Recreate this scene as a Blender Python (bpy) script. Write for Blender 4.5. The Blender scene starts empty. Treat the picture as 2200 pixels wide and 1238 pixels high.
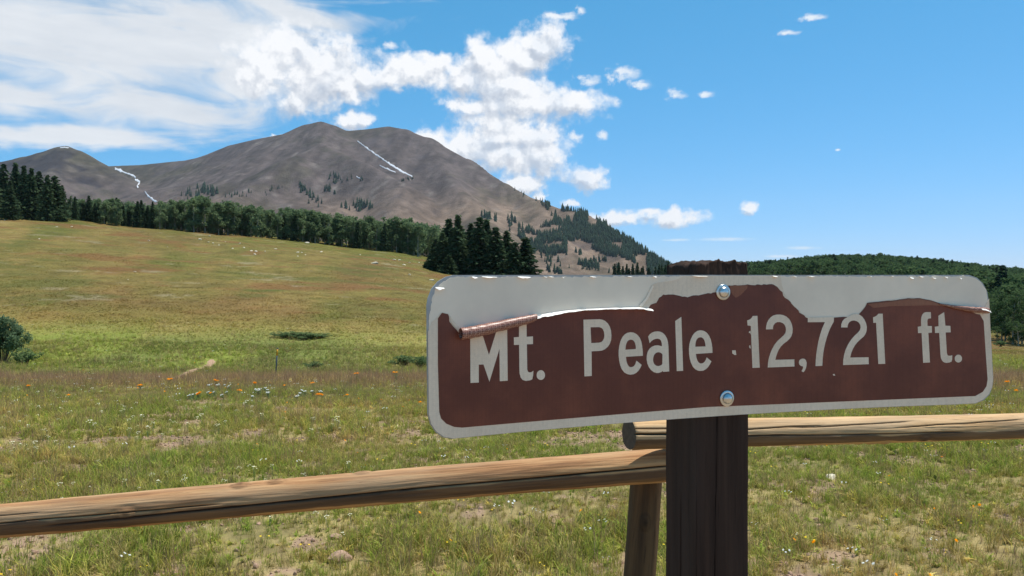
import bpy, bmesh, math, random
import numpy as np
from mathutils import Vector, Matrix
from mathutils.geometry import tessellate_polygon

# ------------------------------------------------------------------ camera, sky, sun, exposure
scene = bpy.context.scene
F = 1600.0                      # focal length measured in pixels of a 2200 wide picture
EYE = 1.5
HOR = 590.0
cam_d = bpy.data.cameras.new('camera')
cam_d.sensor_width = 36.0
cam_d.lens = 36.0 * F / 2200.0
cam_d.shift_y = -(619.0 - HOR) / 2200.0
cam_d.clip_start = 0.05
cam_d.clip_end = 60000.0
cam = bpy.data.objects.new('camera', cam_d)
scene.collection.objects.link(cam)
cam.location = (0, 0, EYE)
cam.rotation_euler = (math.radians(90), 0, 0)
scene.camera = cam

SUN = Vector((0.31, 0.165, 0.93)).normalized()
EL = math.asin(SUN.z)
AZ = math.atan2(SUN.x, SUN.y)

world = bpy.data.worlds.new('World')
scene.world = world
world.use_nodes = True


class NT:
    """tiny helper for node trees"""
    def __init__(s, tree):
        s.t = tree
        s.t.nodes.clear()

    def n(s, typ, **kw):
        nd = s.t.nodes.new(typ)
        for k, v in kw.items():
            if k == 'inp':
                for kk, vv in v.items():
                    sock = nd.inputs[kk]
                    if isinstance(vv, bpy.types.NodeSocket):
                        s.t.links.new(vv, sock)
                    else:
                        sock.default_value = vv
            else:
                setattr(nd, k, v)
        return nd

    def math(s, op, a, b=None, c=None, clamp=False):
        inp = {0: a}
        if b is not None: inp[1] = b
        if c is not None: inp[2] = c
        return s.n('ShaderNodeMath', operation=op, use_clamp=clamp, inp=inp).outputs[0]

    def vmath(s, op, a, b=None, c=None):
        inp = {0: a}
        if b is not None: inp[1] = b
        if c is not None: inp[2] = c
        nd = s.n('ShaderNodeVectorMath', operation=op, inp=inp)
        return nd.outputs['Value'] if op in ('LENGTH', 'DOT_PRODUCT') else nd.outputs[0]

    def noise(s, vec, scale, detail=6.0, rough=0.55, dist=0.0, dim='3D'):
        return s.n('ShaderNodeTexNoise', noise_dimensions=dim,
                   inp={'Vector': vec, 'Scale': scale, 'Detail': detail, 'Roughness': rough, 'Distortion': dist})

    def mix(s, f, a, b, blend='MIX'):
        nd = s.n('ShaderNodeMix', data_type='RGBA', blend_type=blend)
        for sock, v in ((nd.inputs[0], f), (nd.inputs[6], a), (nd.inputs[7], b)):
            if isinstance(v, bpy.types.NodeSocket):
                s.t.links.new(v, sock)
            else:
                sock.default_value = v
        return nd.outputs[2]

    def ramp(s, f, stops):
        nd = s.n('ShaderNodeValToRGB', inp={0: f})
        el = nd.color_ramp.elements
        while len(el) < len(stops):
            el.new(0.5)
        for e, (p, c) in zip(el, stops):
            e.position = p
            e.color = c
        return nd.outputs[0]

    def rng(s, v, a, b, c=0.0, d=1.0, smooth=True):
        return s.n('ShaderNodeMapRange', interpolation_type='SMOOTHSTEP' if smooth else 'LINEAR',
                   inp={0: v, 1: a, 2: b, 3: c, 4: d}).outputs[0]

    def link(s, a, b):
        s.t.links.new(a, b)


def rgb(r, g, b):
    """sRGB 0..255 to linear"""
    def f(c):
        c /= 255.0
        return c / 12.92 if c <= 0.04045 else ((c + 0.055) / 1.055) ** 2.4
    return (f(r), f(g), f(b), 1.0)


def azel(x, y):
    dx, dy, dz = (x - 1100.0), F, (HOR - y)
    return math.atan2(dx, dy), math.atan2(dz, math.hypot(dx, dy))


def build_world():
    T = NT(world.node_tree)
    sky = T.n('ShaderNodeTexSky', sky_type='NISHITA')
    sky.sun_disc = False
    sky.sun_elevation = EL
    sky.sun_rotation = AZ
    sky.altitude = 3100.0
    sky.air_density = 1.15
    sky.dust_density = 0.3
    sky.ozone_density = 2.2
    geo = T.n('ShaderNodeTexCoord')
    d = T.vmath('NORMALIZE', geo.outputs['Generated'])
    sep = T.n('ShaderNodeSeparateXYZ', inp={0: d})
    az = T.math('ARCTAN2', sep.outputs[0], sep.outputs[1])
    el = T.math('ARCSINE', sep.outputs[2])
    p = T.n('ShaderNodeCombineXYZ', inp={0: az, 1: el, 2: 0.0}).outputs[0]
    # heaped clouds, each a group of soft lobes in azimuth and elevation
    cum = [(690, 150, 105, 75), (610, 110, 75, 52), (650, 205, 62, 34), (735, 180, 70, 45), (560, 150, 60, 60),
           (880, 150, 92, 36), (925, 135, 46, 30), (830, 168, 55, 26),
           (1060, 150, 82, 56), (1015, 122, 40, 34), (1160, 95, 66, 42), (1085, 185, 70, 32),
           (1130, 230, 140, 34), (1105, 200, 80, 34), (1000, 165, 60, 34), (1120, 130, 60, 40), (1060, 258, 70, 26), (1140, 290, 80, 34), (780, 165, 60, 30), (1235, 215, 56, 32), (1010, 225, 40, 20),
           (763, 268, 46, 22), (598, 292, 34, 7),
           (920, 290, 55, 26), (1000, 315, 90, 42), (1100, 335, 110, 58), (1170, 335, 52, 42), (1070, 285, 62, 28),
           (1120, 395, 44, 26), (1258, 380, 46, 27),
          
           (1215, 441, 26, 9), (1320, 470, 62, 17), (1450, 474, 62, 22), (1388, 460, 30, 12),
           (1598, 444, 30, 17), (1155, 418, 16, 8)]
    lobes = []
    for cx, cy, rx, ry in cum:
        a, e = azel(cx, cy)
        k = math.cos(a)
        lobes.append((a, e, rx / F * k * k, ry / F * k))
    rr = random.Random(5)

    def field(pt):
        w1 = T.noise(pt, 16.0, 6.0, 0.6)
        off = T.vmath('MULTIPLY', T.vmath('SUBTRACT', w1.outputs['Color'], (0.5, 0.5, 0.5)), (0.075, 0.052, 0.0))
        q = T.vmath('ADD', pt, off)
        acc = None
        for a, e, ra, re in lobes:
            v = T.vmath('MULTIPLY_ADD', q, (0.80 / ra, 0.80 / re, 0.0), (-0.80 * a / ra, -0.80 * e / re, 0.0))
            ln = T.vmath('LENGTH', v)
            acc = ln if acc is None else T.math('SMOOTH_MIN', acc, ln, 0.5)
        vo = T.n('ShaderNodeTexVoronoi', feature='SMOOTH_F1', voronoi_dimensions='2D', inp={'Vector': q, 'Scale': 34.0, 'Detail': 2.0, 'Roughness': 0.5, 'Smoothness': 0.6, 'Randomness': 1.0}).outputs[0]
        n2 = T.noise(pt, 55.0, 10.0, 0.60).outputs[0]
        bil = T.math('ADD', T.math('MULTIPLY_ADD', vo, -0.42, 0.16), T.math('MULTIPLY_ADD', n2, 1.15, -0.56))
        return T.math('ADD', T.math('MULTIPLY', T.math('SUBTRACT', 1.0, acc), 1.2), bil)

    soft = T.noise(p, 13.0, 5.0, 0.55).outputs[0]

    def cloud_look(D, D2):
        alpha = T.math('MULTIPLY', T.rng(D, -0.16, 0.60), T.rng(soft, 0.25, 0.55, 0.80, 1.0))
        relief = T.math('SUBTRACT', D, D2)
        shade = T.math('MULTIPLY_ADD', relief, 0.95, 0.36)
        shade = T.math('ADD', shade, T.math('MULTIPLY', T.rng(soft, 0.38, 0.62), 0.34), clamp=True)
        return alpha, T.ramp(shade, [(0.05, (4.7, 5.1, 5.8, 1)), (0.40, (6.3, 6.6, 7.1, 1)), (0.70, (8.3, 8.4, 8.6, 1))])

    D = field(p)
    D2 = field(T.vmath('ADD', p, (0.0045, 0.0105, 0.0)))
    alpha, ccol = cloud_look(D, D2)
    # the same kind of clouds go on round the rest of the sky
    aa = T.math('ABSOLUTE', az)
    edge = T.math('MULTIPLY', T.rng(aa, 0.80, 1.0, -1.2, 0.0), 1.0)
    band = T.math('ADD', T.rng(el, 0.05, 0.22, -0.8, 0.0), T.rng(el, 0.35, 0.75, 0.0, -1.0))

    def far_field(pt):
        n = T.noise(T.n('ShaderNodeMapping', inp={'Vector': pt, 'Scale': (3.4, 7.0, 1.0)}).outputs[0], 1.0, 9.0, 0.6).outputs[0]
        return T.math('ADD', T.math('MULTIPLY_ADD', n, 4.2, -2.35), T.math('ADD', edge, band))

    E = far_field(p)
    alpha_o, ccol_o = cloud_look(E, far_field(T.vmath('ADD', p, (0.006, 0.014, 0.0))))
    # high veil, combed by the wind
    cir = [(250, 110, 420, 120), (430, 60, 300, 90), (60, 60, 300, 120), (340, 235, 230, 55), (140, 290, 230, 26),
           (600, 20, 220, 30), (60, 200, 160, 34), (-400, 80, 500, 150), (200, -200, 600, 150), (500, 160, 110, 95)]
    acc = None
    wv = T.noise(p, 9.0, 4.0, 0.55).outputs['Color']
    q = T.vmath('ADD', p, T.vmath('MULTIPLY', T.vmath('SUBTRACT', wv, (0.5, 0.5, 0.5)), (0.12, 0.06, 0)))
    for cx, cy, rx, ry in cir:
        a, e = azel(cx, cy)
        ra, re = rx / F * math.cos(a) ** 2, ry / F * math.cos(a)
        ln = T.vmath('LENGTH', T.vmath('MULTIPLY_ADD', q, (1 / ra, 1 / re, 0), (-a / ra, -e / re, 0)))
        acc = ln if acc is None else T.math('SMOOTH_MIN', acc, ln, 0.35)
    rot = T.n('ShaderNodeMapping', inp={'Vector': p, 'Rotation': (0, 0, 0.16), 'Scale': (7.0, 26.0, 1.0)}).outputs[0]
    st = T.noise(rot, 1.0, 9.0, 0.60, 0.9).outputs[0]
    cf = T.math('ADD', T.math('SUBTRACT', 1.0, acc), T.math('MULTIPLY_ADD', st, 2.3, -1.10))
    ca = T.math('MULTIPLY', T.rng(cf, -0.40, 0.75), 0.93)
    ccirc = T.ramp(T.noise(rot, 0.6, 5.0, 0.6).outputs[0], [(0.3, (5.9, 6.2, 6.6, 1)), (0.7, (7.9, 8.0, 8.1, 1))])
    # thin low streaks and wisps
    wsp = [(1560, 514, 78, 6), (1450, 516, 42, 4), (1725, 533, 50, 5), (1680, 551, 52, 5), (1745, 38, 44, 9),
           (1692, 72, 30, 7), (1200, 34, 52, 9), (1248, 20, 16, 12), (1522, 200, 26, 9), (735, 106, 12, 8), (1800, 322, 9, 4),
           (1260, 172, 36, 12), (1338, 158, 40, 20), (1376, 183, 34, 14), (1450, 201, 30, 14), (836, 98, 22, 10), (1236, 290, 20, 15), (1295, 294, 15, 11)]
    acc = None
    for cx, cy, rx, ry in wsp:
        a, e = azel(cx, cy)
        ra, re = rx / F * math.cos(a) ** 2, ry / F * math.cos(a)
        v = T.vmath('MULTIPLY_ADD', p, (1 / ra, 1 / re, 0), (-a / ra, -e / re, 0))
        if cy < 300:
            v = T.vmath('ADD', v, T.vmath('MULTIPLY', T.vmath('SUBTRACT', T.noise(p, 45.0, 5, .6).outputs['Color'], (0.5, 0.5, 0.5)), (2.4, 2.8, 0)))
        ln = T.vmath('LENGTH', v)
        acc = ln if acc is None else T.math('MINIMUM', acc, ln)
    wn = T.noise(T.n('ShaderNodeMapping', inp={'Vector': p, 'Scale': (40.0, 160.0, 1.0)}).outputs[0], 1.0, 6.0, .6).outputs[0]
    wn2 = T.noise(p, 90.0, 7.0, .62).outputs[0]
    wa = T.math('MULTIPLY', T.rng(T.math('ADD', T.math('SUBTRACT', 1.0, acc), T.math('ADD', T.math('MULTIPLY_ADD', wn, 0.8, -.4), T.math('MULTIPLY_ADD', wn2, 1.0, -.5))), 0.0, 0.9), T.rng(el, 0.06, 0.12, 0.55, 0.9))
    sc_ = T.n('ShaderNodeSeparateColor', inp={0: sky.outputs[0]})
    base = T.n('ShaderNodeCombineColor', inp={0: T.math('MULTIPLY', T.math('POWER', sc_.outputs[0], 1.15), 0.43),
                                              1: T.math('MULTIPLY', T.math('POWER', sc_.outputs[1], 0.585), 1.84),
                                              2: T.math('MULTIPLY', T.math('POWER', sc_.outputs[2], 0.67), 2.247)}).outputs[0]
    veil = T.mix(T.math('MULTIPLY', T.rng(st, 0.56, 0.80), 0.55), base, ccirc)       # thin veil elsewhere
    outer = T.mix(alpha_o, veil, ccol_o)
    c1 = T.mix(ca, base, ccirc)
    c2 = T.mix(wa, c1, (7.4, 7.8, 8.3, 1))
    c3 = T.mix(alpha, c2, ccol)
    bg_o = T.n('ShaderNodeBackground', inp={'Color': outer, 'Strength': 0.1})
    bg = T.n('ShaderNodeBackground', inp={'Color': c3, 'Strength': 0.1})
    inside = T.math('MULTIPLY', T.math('LESS_THAN', aa, 0.78), T.math('MULTIPLY', T.math('GREATER_THAN', el, -0.03), T.math('LESS_THAN', el, 0.46)))
    mx = T.n('ShaderNodeMixShader', inp={0: inside, 1: bg_o.outputs[0], 2: bg.outputs[0]})
    out = T.n('ShaderNodeOutputWorld')
    T.link(mx.outputs[0], out.inputs[0])
    world.cycles.sampling_method = 'MANUAL'
    world.cycles.sample_map_resolution = 256


build_world()
sun_d = bpy.data.lights.new('sun', 'SUN')
sun_d.energy = 5.0
sun_d.angle = math.radians(0.53)
sun_d.color = (1.0, 0.955, 0.88)
sun = bpy.data.objects.new('sun', sun_d)
scene.collection.objects.link(sun)
sun.rotation_euler = SUN.to_track_quat('Z', 'Y').to_euler()
sun.location = (30, 20, 80)

vs = scene.view_settings
vs.view_transform = 'Standard'
vs.look = 'None'
vs.exposure = 0.25
vs.gamma = 1.0
scene.cycles.max_bounces = 8
scene.cycles.diffuse_bounces = 3
scene.cycles.transparent_max_bounces = 8
scene.cycles.use_fast_gi = False

# ------------------------------------------------------------------ helpers
RND = random.Random(11)
NR = np.random.default_rng(7)


def P(x, y, Y):
    """a point seen at photo pixel (x, y) that stands Y metres ahead"""
    return Vector(((x - 1100.0) / F * Y, Y, EYE + (HOR - y) * Y / F))


def hash2(ix, iy, seed):
    h = (ix.astype(np.int64) * 374761393 + iy.astype(np.int64) * 668265263 + seed * 974634777) & 0x7fffffff
    h = ((h ^ (h >> 13)) * 1274126177) & 0x7fffffff
    return ((h ^ (h >> 16)) & 0xffff) / 65535.0


def vnoise(x, y, seed=0):
    x = np.asarray(x, float); y = np.asarray(y, float)
    ix, iy = np.floor(x), np.floor(y)
    fx, fy = x - ix, y - iy
    fx = fx * fx * fx * (fx * (fx * 6 - 15) + 10); fy = fy * fy * fy * (fy * (fy * 6 - 15) + 10)
    a, b = hash2(ix, iy, seed), hash2(ix + 1, iy, seed)
    c, d = hash2(ix, iy + 1, seed), hash2(ix + 1, iy + 1, seed)
    return (a * (1 - fx) + b * fx) * (1 - fy) + (c * (1 - fx) + d * fx) * fy


def fbm(x, y, seed=0, octs=4, gain=0.5):
    s, a, t = 0.0, 1.0, 0.0
    for o in range(octs):
        s = s + a * vnoise(x * 2 ** o + 17.3 * o, y * 2 ** o - 9.1 * o, seed + o)
        t += a
        a *= gain
    return s / t - 0.5


def sstep(v, a, b):
    q = np.clip((v - a) / (b - a), 0, 1)
    return q * q * (3 - 2 * q)


def tag(o, label=None, cat=None, group=None, kind=None):
    for k, v in (('label', label), ('category', cat), ('group', group), ('kind', kind)):
        if v is not None:
            o[k] = v
    return o


def link(o, parent=None):
    scene.collection.objects.link(o)
    if parent is not None:
        o.parent = parent
    return o


def make_mesh(name, verts, faces, mats, smooth=False, mat_index=None):
    me = bpy.data.meshes.new(name)
    if isinstance(verts, np.ndarray) and isinstance(faces, np.ndarray):
        n, k = faces.shape
        me.vertices.add(len(verts)); me.vertices.foreach_set('co', verts.astype(np.float32).ravel())
        me.loops.add(n * k); me.loops.foreach_set('vertex_index', faces.astype(np.int32).ravel())
        me.polygons.add(n); me.polygons.foreach_set('loop_start', np.arange(0, n * k, k, dtype=np.int32))
        me.update(calc_edges=True)
    else:
        me.from_pydata([tuple(v) for v in verts], [], [tuple(f) for f in faces])
    for m in (mats if isinstance(mats, (list, tuple)) else [mats]):
        me.materials.append(m)
    if mat_index is not None:
        me.polygons.foreach_set('material_index', np.asarray(mat_index, np.int32))
    if smooth:
        me.polygons.foreach_set('use_smooth', np.ones(len(me.polygons), bool))
    me.update()
    return me


def mesh_obj(name, verts, faces, mats, parent=None, smooth=False, mat_index=None):
    return link(bpy.data.objects.new(name, make_mesh(name, verts, faces, mats, smooth, mat_index)), parent)


def empty(name, loc=(0, 0, 0), rz=0.0):
    o = link(bpy.data.objects.new(name, None))
    o.location = loc
    o.rotation_euler = (0, 0, rz)
    o.empty_display_size = 0.2
    return o


def copy_tree(o, loc, rz=0.0, scl=1.0, label=None, group=None, first=[None]):
    c = o.copy()
    scene.collection.objects.link(c)
    for ch in o.children:
        d = ch.copy()
        scene.collection.objects.link(d)
        d.parent = c
    c.location = loc
    c.rotation_euler = (0, 0, rz)
    c.scale = scl if isinstance(scl, (tuple, list)) else (scl, scl, scl)
    if label: c['label'] = label
    if group: c['group'] = group
    return c


def grid_faces(nr, nc, wrap=False):
    r = np.arange(nr - 1)[:, None]
    c = np.arange(nc if wrap else nc - 1)[None, :]
    c2 = (c + 1) % nc
    return np.stack([r * nc + c, r * nc + c2, (r + 1) * nc + c2, (r + 1) * nc + c], -1).reshape(-1, 4)


def principled(T, **inp):
    b = T.n('ShaderNodeBsdfPrincipled')
    for k, v in inp.items():
        k = k.replace('_', ' ')
        if isinstance(v, bpy.types.NodeSocket):
            T.link(v, b.inputs[k])
        else:
            b.inputs[k].default_value = v
    return b


def new_mat(name):
    m = bpy.data.materials.new(name)
    m.use_nodes = True
    return m, NT(m.node_tree)


def finish(T, shader, disp=None):
    o = T.n('ShaderNodeOutputMaterial')
    T.link(shader, o.inputs[0])


def bump(T, h, strength=0.3, dist=0.01):
    return T.n('ShaderNodeBump', inp={'Strength': strength, 'Distance': dist, 'Height': h}).outputs[0]


# ------------------------------------------------------------------ materials
M = {}


def mat_simple(name, col, rough=0.6, metal=0.0, var=0.0, scale=30.0, bstr=0.0, spec=0.3):
    m, T = new_mat(name)
    co = T.n('ShaderNodeTexCoord').outputs['Object']
    n = T.noise(co, scale, 6.0, 0.6).outputs[0]
    hi = tuple(min(1, c * (1 + var)) for c in col[:3]) + (1,)
    lo = tuple(c * (1 - var) for c in col[:3]) + (1,)
    c = T.ramp(n, [(0.3, lo), (0.7, hi)])
    b = principled(T, Base_Color=c, Roughness=rough, Metallic=metal, Specular_IOR_Level=spec)
    if bstr:
        T.link(bump(T, n, bstr, 0.004), b.inputs['Normal'])
    finish(T, b.outputs[0])
    M[name] = m
    return m


def mat_leaf(name, lo, hi, inst=False, trans=0.30, rnd=True):
    """thin leaves and blades: diffuse plus light coming through"""
    m, T = new_mat(name)
    if inst:
        a = T.n('ShaderNodeAttribute', attribute_type='INSTANCER', attribute_name='tint')
        r = T.n('ShaderNodeAttribute', attribute_type='GEOMETRY', attribute_name='bladev')
        col = T.mix(1.0, a.outputs['Color'], T.ramp(r.outputs['Fac'], [(0.0, lo), (1.0, hi)]), 'MULTIPLY')
    else:
        g = T.n('ShaderNodeNewGeometry')
        oi = T.n('ShaderNodeObjectInfo')
        f = T.math('MULTIPLY_ADD', oi.outputs['Random'], 0.5, T.math('MULTIPLY', g.outputs['Random Per Island'], 0.5))
        col = T.ramp(f, [(0.0, lo), (1.0, hi)])
    d = T.n('ShaderNodeBsdfDiffuse', inp={'Color': col})
    t = T.n('ShaderNodeBsdfTranslucent', inp={'Color': col})
    mx = T.n('ShaderNodeMixShader', inp={0: trans, 1: d.outputs[0], 2: t.outputs[0]})
    finish(T, mx.outputs[0])
    M[name] = m
    return m


def mat_vcol(name, var=0.25, scale=6.0, scale2=60.0, bstr=0.4, bdist=0.02, rough=0.95):
    """ground surfaces: the colour of each spot is stored on the mesh, grain comes from noise"""
    m, T = new_mat(name)
    a = T.n('ShaderNodeAttribute', attribute_type='GEOMETRY', attribute_name='tint')
    co = T.n('ShaderNodeTexCoord').outputs['Object']
    n1 = T.noise(co, scale, 8.0, 0.62).outputs[0]
    n2 = T.noise(co, scale2, 6.0, 0.65).outputs[0]
    f = T.math('ADD', T.math('MULTIPLY', n1, 0.6), T.math('MULTIPLY', n2, 0.4))
    k = T.ramp(f, [(0.25, (1 - var,) * 3 + (1,)), (0.75, (1 + var,) * 3 + (1,))])
    col = T.mix(1.0, a.outputs['Color'], k, 'MULTIPLY')
    b = principled(T, Base_Color=col, Roughness=rough, Specular_IOR_Level=0.1)
    T.link(bump(T, f, bstr, bdist), b.inputs['Normal'])
    finish(T, b.outputs[0])
    M[name] = m
    return m


def mat_wood(name, light, mid, dark, grey, axis=0, grain=(3.0, 60.0, 60.0), rough=0.8):
    m, T = new_mat(name)
    co = T.n('ShaderNodeTexCoord').outputs['Object']
    st = T.n('ShaderNodeMapping', inp={'Vector': co, 'Scale': grain}).outputs[0]
    g1 = T.noise(st, 1.0, 8.0, 0.62, 0.3).outputs[0]
    g2 = T.noise(st, 4.0, 4.0, 0.6, 0.1).outputs[0]
    big = T.noise(T.n('ShaderNodeMapping', inp={'Vector': co, 'Scale': tuple(1.5 if i == axis else 14.0 for i in range(3))}).outputs[0], 1.0, 4.0, 0.55).outputs[0]
    c = T.ramp(g1, [(0.25, dark), (0.47, mid), (0.72, light)])
    c = T.mix(T.rng(big, 0.42, 0.72, 0.0, 0.75), c, grey)
    c = T.mix(T.rng(g2, 0.30, 0.40, 0.55, 0.0), c, dark)
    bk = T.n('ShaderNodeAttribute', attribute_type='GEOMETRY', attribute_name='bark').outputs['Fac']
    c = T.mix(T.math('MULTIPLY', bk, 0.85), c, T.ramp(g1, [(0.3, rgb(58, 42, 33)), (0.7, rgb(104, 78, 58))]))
    cr = T.n('ShaderNodeAttribute', attribute_type='GEOMETRY', attribute_name='crack').outputs['Fac']
    c = T.mix(cr, c, tuple(x * 0.35 for x in dark[:3]) + (1,))
    b = principled(T, Base_Color=c, Roughness=rough, Specular_IOR_Level=0.25 if rough < .9 else 0.06)
    T.link(bump(T, T.math('ADD', g1, T.math('MULTIPLY', g2, 0.5)), 0.45, 0.004), b.inputs['Normal'])
    finish(T, b.outputs[0])
    M[name] = m
    return m


mat_vcol('meadow_ground', 0.55, 2.2, 42.0, 0.8, 0.02)
mat_vcol('mountain_talus', 0.60, 0.022, 0.17, 1.0, 8.0)
mat_simple('snow', (0.56, 0.57, 0.59, 1), 0.6, var=0.28, scale=0.09)
mat_simple('trail_dirt', rgb(164, 134, 108), 0.95, var=0.2, scale=9.0, bstr=0.4, spec=0.1)
mat_simple('pale_rock', rgb(208, 196, 172), 0.9, var=0.22, scale=3.0, bstr=0.6, spec=0.2)
mat_simple('soil_clod', rgb(168, 138, 116), 0.95, var=0.25, scale=25.0, bstr=0.6, spec=0.1)
mat_leaf('grass_blade', (0.75, 0.75, 0.75, 1), (1.3, 1.3, 1.25, 1), inst=True, trans=0.35)
mat_leaf('spruce_needles', (0.030, 0.056, 0.030, 1), (0.080, 0.115, 0.055, 1), trans=0.25)
mat_leaf('far_needles', (0.016, 0.034, 0.024, 1), (0.032, 0.056, 0.032, 1), trans=0.1)
mat_leaf('aspen_leaves', (0.100, 0.150, 0.072, 1), (0.215, 0.280, 0.135, 1), trans=0.48)
mat_leaf('hill_leaves', (0.046, 0.084, 0.036, 1), (0.105, 0.158, 0.064, 1), trans=0.42)
mat_leaf('willow_leaves', (0.11, 0.165, 0.085, 1), (0.25, 0.33, 0.18, 1), trans=0.48)
mat_leaf('low_shrub_leaves', (0.085, 0.130, 0.055, 1), (0.17, 0.235, 0.095, 1), trans=0.45)
mat_simple('aspen_bark', rgb(150, 144, 126), 0.85, var=0.3, scale=3.0)
mat_simple('spruce_bark', rgb(92, 76, 64), 0.9, var=0.3, scale=6.0)
mat_leaf('petal_orange', rgb(248, 140, 14), rgb(255, 172, 30), trans=0.3)
mat_leaf('petal_white', rgb(222, 224, 218), rgb(240, 240, 232), trans=0.3)
mat_leaf('flower_stem', (0.16, 0.22, 0.09, 1), (0.25, 0.31, 0.15, 1), trans=0.4)
mat_wood('rail_wood_brown', rgb(204, 162, 114), rgb(164, 118, 78), rgb(90, 60, 40), rgb(174, 144, 110), 0, (2.2, 50.0, 50.0))
mat_wood('rail_wood_pale', rgb(216, 180, 134), rgb(190, 150, 104), rgb(108, 76, 50), rgb(176, 150, 118), 0, (2.2, 45.0, 45.0))
mat_wood('fence_post_wood', rgb(112, 84, 56), rgb(86, 63, 42), rgb(50, 36, 25), rgb(84, 68, 50), 2, (40.0, 40.0, 2.0))
mat_simple('end_grain_shade', rgb(92, 76, 62), 0.9, var=0.25, scale=60.0, bstr=0.3)  # weathered cut log ends, darkened further to paint in their shade
mat_wood('sign_post_wood', rgb(78, 60, 50), rgb(62, 48, 41), rgb(46, 35, 30), rgb(70, 58, 52), 2, (55.0, 55.0, 2.4), 0.95)
mat_simple('aluminium', (0.42, 0.42, 0.41, 1), 0.5, 0.6, var=0.15, scale=40.0)
mat_simple('sign_backing', rgb(243, 225, 202), 0.55, var=0.09, scale=11.0)
mat_simple('galvanised_steel', (0.62, 0.62, 0.60, 1), 0.28, 1.0, var=0.2, scale=120.0)
mat_simple('flake_white', rgb(226, 222, 214), 0.5, var=0.03)


def mat_film(name, base, wear, hexs=0.10):
    """retroreflective sheeting: a faint diamond cell pattern, worn colour in patches"""
    m, T = new_mat(name)
    co = T.n('ShaderNodeTexCoord').outputs['Object']
    big = T.noise(co, 9.0, 6.0, 0.6).outputs[0]
    c = T.mix(T.rng(big, 0.40, 0.72, 0.0, 1.0), base, wear)
    sm = T.noise(co, 240.0, 3.0, 0.6).outputs[0]
    vo = T.n('ShaderNodeTexVoronoi', feature='DISTANCE_TO_EDGE', inp={'Vector': co, 'Scale': 420.0, 'Randomness': 0.25}).outputs[0]
    k = T.math('MULTIPLY_ADD', T.rng(vo, 0.02, 0.16), hexs, 1.0 - hexs * 0.6)
    k = T.math('MULTIPLY', k, T.math('MULTIPLY_ADD', sm, 0.24, 0.88))
    v = T.n('ShaderNodeCombineXYZ', inp={0: k, 1: k, 2: k}).outputs[0]
    c = T.mix(1.0, c, v, 'MULTIPLY')
    sc = T.noise(T.n('ShaderNodeMapping', inp={'Vector': co, 'Scale': (60.0, 60.0, 9.0)}).outputs[0], 3.0, 7.0, 0.7).outputs[0]
    c = T.mix(T.rng(sc, 0.70, 0.85, 0.0, 0.2), c, wear)
    b = principled(T, Base_Color=c, Roughness=T.math('MULTIPLY_ADD', big, 0.25, 0.28), Specular_IOR_Level=0.4)
    T.link(bump(T, sm, 0.06, 0.0008), b.inputs['Normal'])
    finish(T, b.outputs[0])
    M[name] = m


mat_film('film_white', rgb(238, 216, 190), rgb(226, 203, 176), 0.07)
mat_film('film_brown', rgb(98, 47, 35), rgb(126, 66, 46), 0.14)
mat_film('film_faded', rgb(136, 82, 58), rgb(150, 96, 70), 0.14)


def mat_roll():
    m, T = new_mat('film_roll')
    co = T.n('ShaderNodeTexCoord').outputs['Object']
    vo = T.n('ShaderNodeTexVoronoi', feature='DISTANCE_TO_EDGE', inp={'Vector': co, 'Scale': 380.0, 'Randomness': 0.3}).outputs[0]
    n = T.noise(co, 80.0, 5.0, 0.6).outputs[0]
    c = T.mix(T.rng(vo, 0.03, 0.12, 1.0, 0.0), T.ramp(n, [(0.3, rgb(98, 54, 44)), (0.7, rgb(134, 84, 70))]), rgb(178, 138, 120))
    b = principled(T, Base_Color=c, Roughness=0.4, Specular_IOR_Level=0.4)
    T.link(bump(T, n, 0.2, 0.002), b.inputs['Normal'])
    finish(T, b.outputs[0])
    M['film_roll'] = m


mat_roll()

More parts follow.
